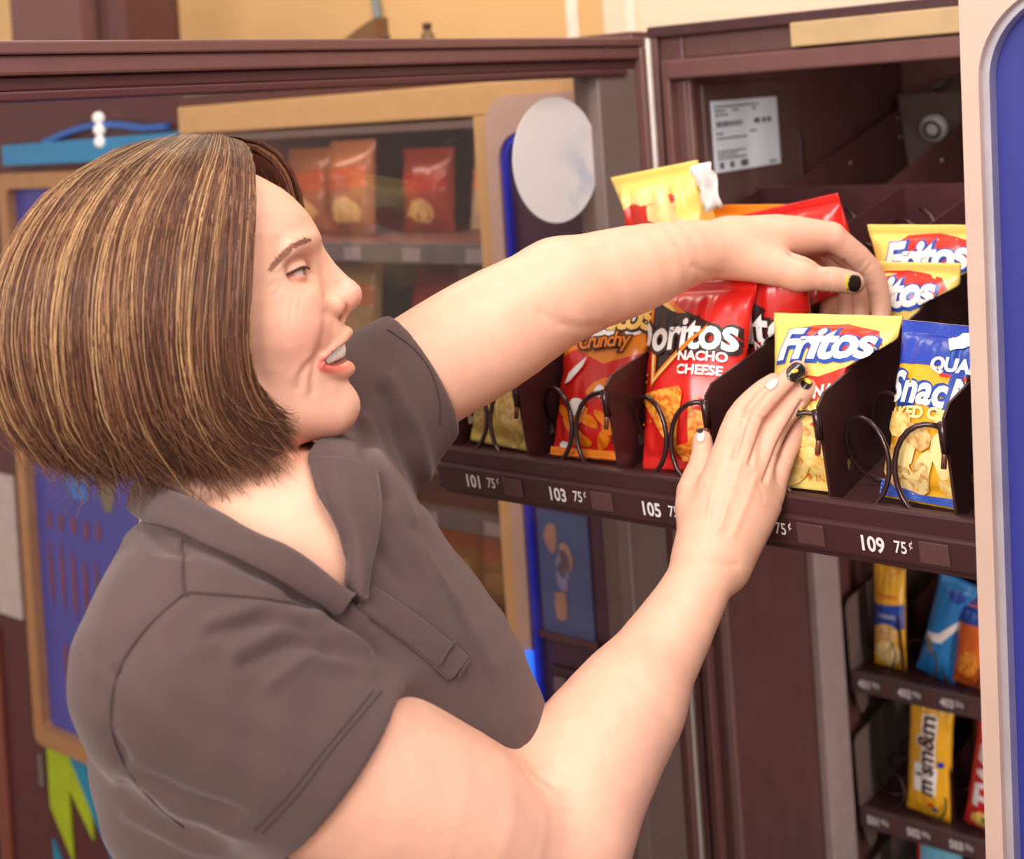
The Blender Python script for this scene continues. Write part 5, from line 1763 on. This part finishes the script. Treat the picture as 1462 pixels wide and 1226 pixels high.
def ribbon(name, edges, m, nu=40, lifts=(0.004, 0.008, 0.004), thick=0.0022, trees=(bvh_b, bvh_s), parent=None, smooth_n=6):
    """cloth strip between picture-plane curves (edge to edge), laid over the body with the given lifts"""
    rows = []
    for e, lf in zip(edges, lifts):
        q = catmull(e, nu)
        A = []
        for x, y in q:
            p_, nn = hit(x, y, trees)
            A.append(np.array(p_ + nn * lf))
        rows.append(np.array(A))
    G = np.array(rows)
    for _ in range(smooth_n):
        G[:, 1:-1] = (G[:, :-2] + 2 * G[:, 1:-1] + G[:, 2:]) / 4
    nr = len(edges)
    faces = [(j * nu + i, j * nu + i + 1, (j + 1) * nu + i + 1, (j + 1) * nu + i) for j in range(nr - 1) for i in range(nu - 1)]
    o = mesh(name, G.reshape(-1, 3), faces, m, parent or shirt, True)
    o.matrix_parent_inverse = (parent or shirt).matrix_world.inverted()
    md = o.modifiers.new('sub', 'SUBSURF'); md.levels = 1; md.render_levels = 2
    md = o.modifiers.new('thick', 'SOLIDIFY'); md.thickness = thick; md.offset = 0
    return o
def mix_edges(a, b, t):
    a = catmull(a, 12); b = catmull(b, 12)
    return a * (1 - t) + b * t
ci = [(196, 684), (232, 690), (300, 736), (370, 777), (421, 795), (470, 834), (505, 860)]
co = [(184, 722), (214, 745), (258, 768), (310, 794), (379, 826), (430, 854), (466, 874)]
cl = ribbon('collar', [ci, mix_edges(ci, co, .2), mix_edges(ci, co, .5), mix_edges(ci, co, .8), co], CLOTH, 44, (0.005, 0.011, 0.011, 0.009, 0.005))
fi = [(441, 664), (452, 708), (466, 736), (486, 778), (503, 832), (512, 866)]
fo_ = [(527, 676), (533, 712), (535, 750), (526, 790), (519, 824), (516, 868)]
ribbon('collar', [fi, mix_edges(fi, fo_, .25), mix_edges(fi, fo_, .6), fo_], CLOTH, 36, (0.005, 0.010, 0.010, 0.006))
pa = [(506, 866), (560, 905), (610, 944), (640, 972)]
pb = [(532, 836), (585, 872), (636, 912), (668, 938)]
pk = ribbon('placket', [pa, mix_edges(pa, pb, .33), mix_edges(pa, pb, .66), pb], CLOTH, 24, (0.0012, 0.0022, 0.0022, 0.0012), 0.0014, trees=(bvh_s,))
bpy.context.view_layer.update()
seam('placket_stitch', [(622, 950), (634, 930), (645, 916)], 0.0009, 12, lift=0.0035)
seam('placket_stitch', [(650, 968), (657, 955), (665, 944)], 0.0009, 12, lift=0.0035)

# ------------------------------------------------------------------ eyes, teeth, brows, nails
def child(o, parent):
    o.parent = parent
    o.matrix_parent_inverse = parent.matrix_world.inverted()
    return o
for s_ in (1, -1):
    bm = bmesh.new()
    bmesh.ops.create_uvsphere(bm, u_segments=32, v_segments=24, radius=25.0 * HS)
    Rm = Matrix((tuple(h_y), tuple(h_n), tuple(h_x))).transposed().to_4x4()
    gaze = Matrix.Rotation(0.20, 4, Vector(h_n)) @ Matrix.Rotation(0.10 * s_, 4, Vector(h_y))
    bmesh.ops.transform(bm, matrix=Matrix.Translation(Vector(hd(405, 391, 66 * s_))) @ gaze @ Rm, verts=bm.verts)
    cen = hd(405, 391, 66 * s_)
    axv = NV((gaze @ Rm) @ Vector((0, 0, 1)) - (gaze @ Rm) @ Vector((0, 0, 0)))
    e = from_bm('eye', bm, None, None, True)
    co_ = np.array([v.co for v in e.data.vertices]) - cen
    cs = co_ @ axv / np.linalg.norm(co_, axis=1)
    ec = np.where((cs > 0.955)[:, None], NV(lin((30, 20, 18))), np.where((cs > 0.84)[:, None], NV(lin((104, 78, 56))), NV(lin((226, 206, 196)))))
    set_color(e.data, ec)
    e.data.materials.append(mat('eyeball', (240, 230, 225), 0.12, vary=0.03, attr='col'))
    child(e, person)
    # lashes: dark line along the upper lid
    lp = catmull([hd(397, 398, 97 * s_), hd(411, 390.5, 94.5 * s_), hd(423, 385, 86 * s_), hd(432, 384.5, 70 * s_), hd(434, 386, 56 * s_)], 14)
    o = tube('eyelashes', lp, 1.5 * HS, mat('lash_dark', (70, 40, 34), 0.6), None, 5, radii=[HS * q for q in np.interp(np.linspace(0, 1, 14), [0, .5, 1], [1.6, 2.4, 1.6])])
    child(o, person)
# teeth: one scalloped arch
tv, tf = [], []
arch = catmull([(448, 510, 65), (462, 506, 54), (475, 501, 38), (485, 497, 20), (489, 496, 0), (485, 497, -20), (475, 501, -38), (462, 506, -54), (448, 510, -65)], 121)
nt_ = 5
for i, (x, y, l) in enumerate(arch):
    ph = (i % 10) / 10.0
    gap = math.exp(-(min(ph, 1 - ph) / 0.07) ** 2)
    edge = abs(i - 60) / 60
    hh = 12.0 - 3.5 * edge
    for j, (dy, dx2) in enumerate(((-hh - 2, -2.5), (-hh * .5, 0.4), (0, 0.9), (hh * .6, 0.3), (hh * (0.92 - 0.25 * gap), -2.5))):
        tv.append(hd(x + dx2 + 1.0 - 1.6 * gap, y + dy + 2.0, l * (1 + 0.006 * dx2)))
for i in range(120):
    for j in range(nt_ - 1):
        a = i * nt_ + j
        tf.append((a, a + nt_, a + nt_ + 1, a + 1))
te = mesh('teeth', tv, tf, mat('tooth_enamel', (255, 250, 240), 0.22, vary=0.02, coat=0.3), None, True)
md = te.modifiers.new('thick', 'SOLIDIFY'); md.thickness = 0.002; md.offset = -1
child(te, person)
# eyebrow: short hairs along the brow ridge
rbw = random.Random(2)
BV_, BF_ = [], []
def hair_quad(p0, p1, w):
    d = (p1 - p0)
    sd = d.cross(p0 - CAM).normalized() * w
    b_ = len(BV_)
    BV_.extend([p0 - sd, p0 + sd, p1])
    BF_.append((b_, b_ + 1, b_ + 2))
brow = catmull([(392, 378), (404, 364), (420, 351), (434, 344), (443, 343)], 60)
for i in range(230):
    t = rbw.random()
    x, y = brow[int(t * 59)]
    x += rbw.uniform(-2.5, 2.5); y += rbw.uniform(-3.6, 3.6) * (0.55 + .5 * math.sin(math.pi * min(1, t + .15)))
    p0, n0 = hit(x, y, (bvh_b,))
    dx1, dy1 = (-10, 3 + 7 * (1 - t)) if rbw.random() < .8 else (-6, -4)
    p1, n1 = hit(x + dx1 * rbw.uniform(.6, 1.2), y + dy1 * rbw.uniform(.6, 1.2), (bvh_b,))
    hair_quad(p0 + n0 * 0.0003, p1 + n1 * 0.0010, 0.00035)
eb = mesh('eyebrow', BV_, BF_, mat('brow_hair', (150, 98, 76), 0.6), None, False, recalc=False)
eb['kind'] = 'stuff'
child(eb, person)
# nails: dark varnish with pale tips of yellow
NAIL = mat('nail_varnish', (40, 30, 26), 0.12, vary=0.03, coat=0.8)
NAILY = mat('nail_yellow', (222, 196, 60), 0.2, vary=0.03, coat=0.5)
NAILP = mat('nail_bare', (246, 214, 200), 0.25, vary=0.02, coat=0.4)
def nail(x, y, ang, ln, wd, m, extra=None, trees=(bvh_b,), lift=0.0007, name='fingernail'):
    """curved plate laid on the finger end: ang = picture-plane direction of the finger"""
    c_, s_ = math.cos(ang), math.sin(ang)
    nu, nv = 9, 9
    V_ = []
    for j in range(nv):
        v = j / (nv - 1) * 2 - 1
        for i in range(nu):
            u = i / (nu - 1) * 2 - 1
            w = wd * math.sqrt(max(0.05, 1 - abs(v) ** 3.2))
            X = x + c_ * v * ln - s_ * u * w
            Y_ = y + s_ * v * ln + c_ * u * w
            p_, n_ = hit(X, Y_, trees)
            V_.append(p_ + n_ * lift)
    c3 = V_[nu * nv // 2]
    for i_, q in enumerate(V_):
        if (q - c3).length > 0.02:
            V_[i_] = c3.copy()
    Fc = [(j * nu + i, j * nu + i + 1, (j + 1) * nu + i + 1, (j + 1) * nu + i) for j in range(nv - 1) for i in range(nu - 1)]
    o = mesh(name, V_, Fc, m, None, True)
    md = o.modifiers.new('thick', 'SOLIDIFY'); md.thickness = 0.0008; md.offset = 1
    return child(o, person)
nail(1136, 532, -0.75, 14, 11, NAIL)
nail(1134, 531, -0.3, 5, 2.2, NAILY, lift=0.0018, name='nail_stripe')
nail(1151, 548, -0.9, 8, 7, NAIL)
nail(1153, 546, -0.9, 3, 5, NAILY, lift=0.0018, name='nail_stripe')
nail(1144, 590, -1.1, 7, 7, NAIL)
nail(1145, 586, -1.1, 2.5, 5, NAILY, lift=0.0018, name='nail_stripe')
nail(1102, 548, -0.75, 10, 7, NAILP)
nail(1001, 622, -1.5, 9, 5, NAILP)
nail(1000, 616, -1.5, 4, 4, NAIL, lift=0.0018)
nail(1219, 404, 0.1, 9, 11, NAIL)
nail(1210, 403, 0.1, 3, 10, NAILY, lift=0.0012, name='nail_stripe')
# small moles
for (x, y) in ((448, 1002 + 60), (700, 1140), (610, 1105), (690, 425)):
    pass

# ------------------------------------------------------------------ trousers and shoes (below the frame)
LEGM = cloth_mat('trouser_cloth', (60, 52, 60))
hipc = NV((-0.155, 0.985, 0.0))
leg_f = Field([
    Ell(hipc + NV((0, 0, 0.93)), (0.135, 0.175, 0.17), None, 'u', 0.0),
    Chain([hipc + NV((0.0, -0.085, 0.90)), hipc + NV((0.02, -0.10, 0.50)), hipc + NV((-0.02, -0.10, 0.07))], [.092, .066, .058], 8, 'u', 0.03),
    Chain([hipc + NV((0.0, 0.085, 0.90)), hipc + NV((0.03, 0.10, 0.50)), hipc + NV((0.0, 0.11, 0.07))], [.092, .066, .058], 8, 'u', 0.03),
])
LV, LQ = polygonize(leg_f, (-0.40, 0.70, 0.0), (0.10, 1.30, 1.14), 0.010, 14)
tr = np_mesh('trousers', LV, LQ, LEGM, person)
SHOE = mat('shoe_black', (52, 40, 42), 0.5)
for (dx_, dy_) in ((-0.02, -0.10), (0.0, 0.11)):
    c = hipc + NV((dx_, dy_, 0))
    sf = Field([Chain([c + NV((-0.05, 0, .045)), c + NV((0.06, 0, .04)), c + NV((0.15, 0, .030))], [.044, .040, .030], 6, 'u', 0.0),
                Chain([c + NV((-0.03, 0, .06)), c + NV((-0.03, 0, .10))], [.045, .045], None, 'u', 0.02)],
               lambda P, d: smax(d, 0.002 - P[:, 2], 0.004))
    V_, Q_ = polygonize(sf, c + NV((-0.12, -0.08, -0.02)), c + NV((0.22, 0.08, 0.17)), 0.006, 14)
    np_mesh('shoe', V_, Q_, SHOE, person)

# ------------------------------------------------------------------ hair: bob with a near-side sweep
GT = [0.0, 0.12, 0.3, 0.5, 0.7, 0.85, 1.0]
GUIDE = NV([
    [(338, 208, 5), (352, 235, 62), (357, 300, 130), (353, 400, 152), (351, 480, 152), (366, 545, 134), (402, 603, 112)],
    [(322, 203, 5), (330, 240, 82), (325, 310, 144), (318, 400, 165), (316, 490, 165), (335, 560, 150), (378, 620, 124)],
    [(292, 199, 5), (275, 245, 97), (250, 320, 157), (240, 410, 178), (245, 500, 178), (266, 575, 162), (312, 636, 132)],
    [(258, 201, 5), (208, 258, 100), (170, 340, 160), (158, 430, 182), (165, 515, 180), (188, 588, 162), (238, 640, 128)],
    [(225, 207, 5), (146, 268, 86), (100, 350, 136), (84, 440, 157), (92, 520, 154), (122, 590, 138), (184, 636, 104)],
    [(197, 214, 4), (102, 282, 60), (56, 365, 96), (38, 455, 114), (46, 530, 114), (82, 590, 102), (148, 628, 72)],
    [(172, 221, 0), (78, 294, 8), (34, 378, 8), (18, 462, 8), (24, 536, 8), (56, 592, 8), (118, 618, 6)],
])
FRONT_FAR = NV([
    [(340, 203, 0), (374, 206, -36), (408, 232, -74), (429, 284, -104), (434, 350, -132), (424, 450, -150), (418, 560, -134)],
    [(330, 201, 0), (352, 212, -50), (380, 250, -100), (398, 310, -136), (398, 400, -156), (384, 490, -158), (380, 590, -134)],
    [(306, 199, 0), (300, 232, -84), (290, 310, -150), (284, 410, -172), (286, 500, -172), (300, 580, -156), (330, 632, -128)],
])
FGT = [0.0, 0.10, 0.25]
far_g = GUIDE.copy()
far_g[:, :, 2] *= -1
FAR = np.concatenate([FRONT_FAR, far_g[3:]])
FART = FGT + GT[3:]
def hair_pts(G, T, t, s):
    """guide surface at parameters t (across) and s (root to tip): arrays of equal length"""
    T = NV(T)
    j = np.clip(np.searchsorted(T, t, side='right') - 1, 0, len(T) - 2)
    f = ((t - T[j]) / (T[j + 1] - T[j]))
    f = f[:, None]
    k = G.shape[1]
    q = np.clip(s, 0, 1.12) * (k - 1)
    i = np.clip(q.astype(int), 0, k - 2)
    fs = (q - i)[:, None]
    def at(jj, ii):
        return G[np.clip(jj, 0, len(T) - 1), np.clip(ii, 0, k - 1)]
    def along(jj):
        p0, p1, p2, p3 = at(jj, i - 1), at(jj, i), at(jj, i + 1), at(jj, i + 2)
        return 0.5 * (2 * p1 + (p2 - p0) * fs + (2 * p0 - 5 * p1 + 4 * p2 - p3) * fs ** 2 + (3 * p1 - p0 - 3 * p2 + p3) * fs ** 3)
    a0, a1, a2, a3 = along(j - 1), along(j), along(j + 1), along(j + 2)
    lo, hi = (j > 0)[:, None], (j < len(T) - 2)[:, None]
    m1 = np.where(lo, (a2 - a0) / 2, a2 - a1)
    m2 = np.where(hi, (a3 - a1) / 2, a2 - a1)
    f2, f3 = f * f, f * f * f
    return (2 * f3 - 3 * f2 + 1) * a1 + (f3 - 2 * f2 + f) * m1 + (-2 * f3 + 3 * f2) * a2 + (f3 - f2) * m2
def head_to_world(Q):
    return HC + ((Q[:, 0:1] - HC0[0]) * h_x + (Q[:, 1:2] - HC0[1]) * h_y + Q[:, 2:3] * h_n) * HS

# under-layer: a closed cap just inside the strands
def cap(G, T, name_sign, nt_=60, ns=40, inset=0.93):
    tt, ss = np.meshgrid(np.linspace(0, 1, nt_), np.linspace(0, 0.985, ns), indexing='ij')
    q = hair_pts(G, T, tt.ravel(), ss.ravel())
    c = NV((250, 430, 0))
    sc = inset + 0.02 * (ss.ravel()[:, None] < 0.12)
    q = c + (q - c) * sc
    return q.reshape(nt_, ns, 3)
near_cap, far_cap = cap(GUIDE, GT, 1), cap(FAR, FART, -1)
nt_, ns_ = near_cap.shape[:2]
hv, hf = [], []
for g, flip in ((near_cap, False), (far_cap, True)):
    b0 = len(hv)
    hv.extend(head_to_world(g.reshape(-1, 3)))
    for i in range(nt_ - 1):
        for j in range(ns_ - 1):
            a = b0 + i * ns_ + j
            hf.append((a, a + 1, a + ns_ + 1, a + ns_) if not flip else (a, a + ns_, a + ns_ + 1, a + 1))
n1 = nt_ * ns_
for i in range(nt_ - 1):                       # close the underside of the bob
    a, b = i * ns_ + ns_ - 1, (i + 1) * ns_ + ns_ - 1
    if i > 14:
        hf.append((a, b, n1 + b, n1 + a))
for j in range(ns_ - 1):                       # back seam
    a, b = (nt_ - 1) * ns_ + j, (nt_ - 1) * ns_ + j + 1
    hf.append((a, n1 + a, n1 + b, b))
for i in range(nt_ - 1):                       # parting
    a, b = i * ns_, (i + 1) * ns_
    hf.append((a, n1 + a, n1 + b, b))
HAIRD = mat('hair_under', (84, 52, 42), 0.55, vary=0.25, scale=40)
ho = mesh('hair', hv, hf, HAIRD, None, True)
ho['label'] = 'chin length brown bob with golden streaks'
child(ho, person)

# strands
rs = np.random.default_rng(11)
NCL = 420
clr = np.random.default_rng(5)
CLT = np.sort(clr.random(NCL))
def strands(G, T, n, K, tlo, thi, seed, spread=1.0, lift=(0, 7), s_lo=0.0, s_hi=0.5, e_lo=0.78, e_hi=1.03, mess=1.0):
    r_ = np.random.default_rng(seed)
    t = r_.uniform(tlo, thi, n)
    ci_ = np.clip(np.searchsorted(CLT, t + r_.normal(0, .004, n)), 0, NCL - 1)
    cl = np.clip(CLT[ci_], tlo, thi)
    s0 = np.where(r_.random(n) < 0.5, r_.uniform(0, .03, n), r_.uniform(0, s_hi, n)) if s_lo == 0 else r_.uniform(s_lo, s_hi, n)
    s1 = np.where(r_.random(n) < 0.6, r_.uniform(.94, e_hi, n), r_.uniform(e_lo, 1.0, n))
    cr_ = np.random.default_rng(31)
    cj = cr_.normal(0, 1, (NCL, 4))
    s1 = s1 + 0.022 * cj[ci_, 2]
    s1 = np.maximum(s1, s0 + 0.22)
    drift = r_.normal(0, 0.020, n) * mess
    ph = r_.uniform(0, 6.28, (n, 4))
    lf = r_.uniform(lift[0], lift[1], n)
    wav = r_.normal(0, 1.0, (n, 2)) * mess
    str_ = r_.uniform(.05, .7, n)
    Q = np.zeros((n, K, 3))
    c = NV((250, 430, 0))
    for k in range(K):
        a = k / (K - 1)
        s = s0 + (s1 - s0) * a
        g = np.clip(s, 0, 1) ** 1.3 * spread * str_
        tk = t * (1 - g) + cl * g + drift * s + 0.008 * np.sin(3.5 * s + ph[:, 0]) * mess + 0.013 * cj[ci_, 0] * s ** 2
        tk = np.clip(tk + 0.010 * np.sin(5.5 * s + 17 * t) * s, 0, 1)
        q = hair_pts(G, T, tk, s)
        dirn = q - c
        dirn /= np.linalg.norm(dirn, axis=1, keepdims=True)
        out = lf * (0.3 + 0.7 * s) + 3.4 * cj[ci_, 1] * s + 1.8 * np.sin(6 * s + ph[:, 1]) * s * mess
        q = q + dirn * out[:, None]
        tip = np.clip((s - .72) / .28, 0, 1.5)
        q[:, 0] += (wav[:, 0] * 11 + 10 * cj[ci_, 3]) * tip ** 2 + 3.0 * np.sin(10 * s + ph[:, 2]) * tip * mess
        q[:, 1] += (wav[:, 1] * 8) * tip ** 2 + 2.0 * np.sin(9 * s + ph[:, 3]) * tip * mess
        q[:, 2] += 5 * np.sin(5 * s + ph[:, 2]) * tip
        Q[:, k] = q
    global last_s
    last_s = s0[:, None] + (s1 - s0)[:, None] * np.linspace(0, 1, K)[None]
    return Q, t, ci_
def strand_mesh(sets, name, m):
    Vs, Fs, Cs = [], [], []
    base = 0
    for (Q, col, rad, ss) in sets:
        n, K, _ = Q.shape
        W_ = head_to_world(Q.reshape(-1, 3)).reshape(n, K, 3)
        Tn = np.gradient(W_, axis=1)
        Tn /= np.maximum(np.linalg.norm(Tn, axis=2, keepdims=True), 1e-9)
        a = np.cross(Tn, h_n + 0.02)
        a /= np.maximum(np.linalg.norm(a, axis=2, keepdims=True), 1e-9)
        b = np.cross(Tn, a)
        taper = np.interp(np.linspace(0, 1, K), [0, .15, .75, 1], [.7, 1, .9, .12])[None, :, None]
        rr_ = rad[:, None, None] * taper
        ring = np.stack([W_ + a * rr_ * math.cos(q) + b * rr_ * math.sin(q) for q in (math.pi / 2, math.pi * 7 / 6, math.pi * 11 / 6)], 2)   # n,K,3,3
        Vs.append(ring.reshape(-1, 3))
        idx = base + np.arange(n * K * 3).reshape(n, K, 3)
        for k in range(3):
            k2 = (k + 1) % 3
            Fs.append(np.stack([idx[:, :-1, k], idx[:, :-1, k2], idx[:, 1:, k2], idx[:, 1:, k]], -1).reshape(-1, 4))
        fac = (0.66 + 0.40 * smooth01(ss / 0.34)) * (1 - 0.22 * smooth01((ss - 0.70) / 0.25))      # darker towards the roots and ends
        cc = col[:, None, :] * fac[:, :, None]
        Cs.append(np.repeat(cc.reshape(-1, 3), 3, axis=0))
        base += n * K * 3
    o = np_mesh(name, np.concatenate(Vs), np.concatenate(Fs), m)
    set_color(o.data, np.concatenate(Cs))
    return o
PAL = NV([lin((78, 47, 38)), lin((102, 64, 48)), lin((138, 92, 66)), lin((190, 142, 96)), lin((236, 192, 134))])
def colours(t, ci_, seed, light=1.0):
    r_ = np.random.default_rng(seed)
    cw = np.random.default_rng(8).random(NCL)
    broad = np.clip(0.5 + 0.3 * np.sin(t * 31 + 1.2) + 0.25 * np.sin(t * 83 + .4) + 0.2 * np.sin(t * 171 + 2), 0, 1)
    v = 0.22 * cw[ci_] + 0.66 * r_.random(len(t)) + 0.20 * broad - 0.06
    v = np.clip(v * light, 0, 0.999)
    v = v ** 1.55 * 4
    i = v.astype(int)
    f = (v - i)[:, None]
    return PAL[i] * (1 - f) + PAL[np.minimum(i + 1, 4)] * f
sets = []
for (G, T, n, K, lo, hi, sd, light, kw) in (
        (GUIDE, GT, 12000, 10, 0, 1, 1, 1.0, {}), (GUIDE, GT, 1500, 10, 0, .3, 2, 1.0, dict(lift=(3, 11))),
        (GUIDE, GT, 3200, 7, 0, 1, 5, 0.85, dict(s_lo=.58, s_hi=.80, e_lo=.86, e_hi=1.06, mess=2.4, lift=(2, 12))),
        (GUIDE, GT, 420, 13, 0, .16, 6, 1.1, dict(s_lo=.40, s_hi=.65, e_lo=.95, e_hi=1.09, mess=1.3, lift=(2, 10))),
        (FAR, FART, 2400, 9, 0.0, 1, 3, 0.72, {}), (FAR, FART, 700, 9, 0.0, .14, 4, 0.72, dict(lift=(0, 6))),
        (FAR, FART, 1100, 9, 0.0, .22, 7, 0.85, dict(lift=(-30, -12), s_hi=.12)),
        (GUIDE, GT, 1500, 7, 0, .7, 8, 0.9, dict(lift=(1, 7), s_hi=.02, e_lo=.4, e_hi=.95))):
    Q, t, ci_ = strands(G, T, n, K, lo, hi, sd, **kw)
    if G is GUIDE:
        ok = (Q[:, :, 0].max(1) < 426) & ~((Q[:, :, 0] > 376) & (Q[:, :, 1] < 545)).any(1)
        Q, t, ci_, last_s = Q[ok], t[ok], ci_[ok], last_s[ok]
        n = len(Q)
    rad = np.random.default_rng(sd + 40).uniform(.00022, .00042, n)
    sets.append((Q, colours(t, ci_, sd + 20, light), rad, last_s))
# wayward single hairs
Q, t, ci_ = strands(GUIDE, GT, 300, 14, 0.14, 1, 9, lift=(6, 22), spread=0.1)
r9 = np.random.default_rng(77)
Q[:, :, 0] += np.cumsum(np.cumsum(r9.normal(0, .30, Q.shape[:2]), 1), 1)
Q[:, :, 1] += np.cumsum(np.cumsum(r9.normal(0, .22, Q.shape[:2]), 1), 1)
sets.append((Q, colours(t, ci_, 3, 1.35), np.full(len(Q), .00018), last_s))
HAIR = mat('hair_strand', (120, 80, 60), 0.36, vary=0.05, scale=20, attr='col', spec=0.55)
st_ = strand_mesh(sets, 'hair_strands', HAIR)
st_['kind'] = 'stuff'
bpy.context.view_layer.update()
child(st_, ho)
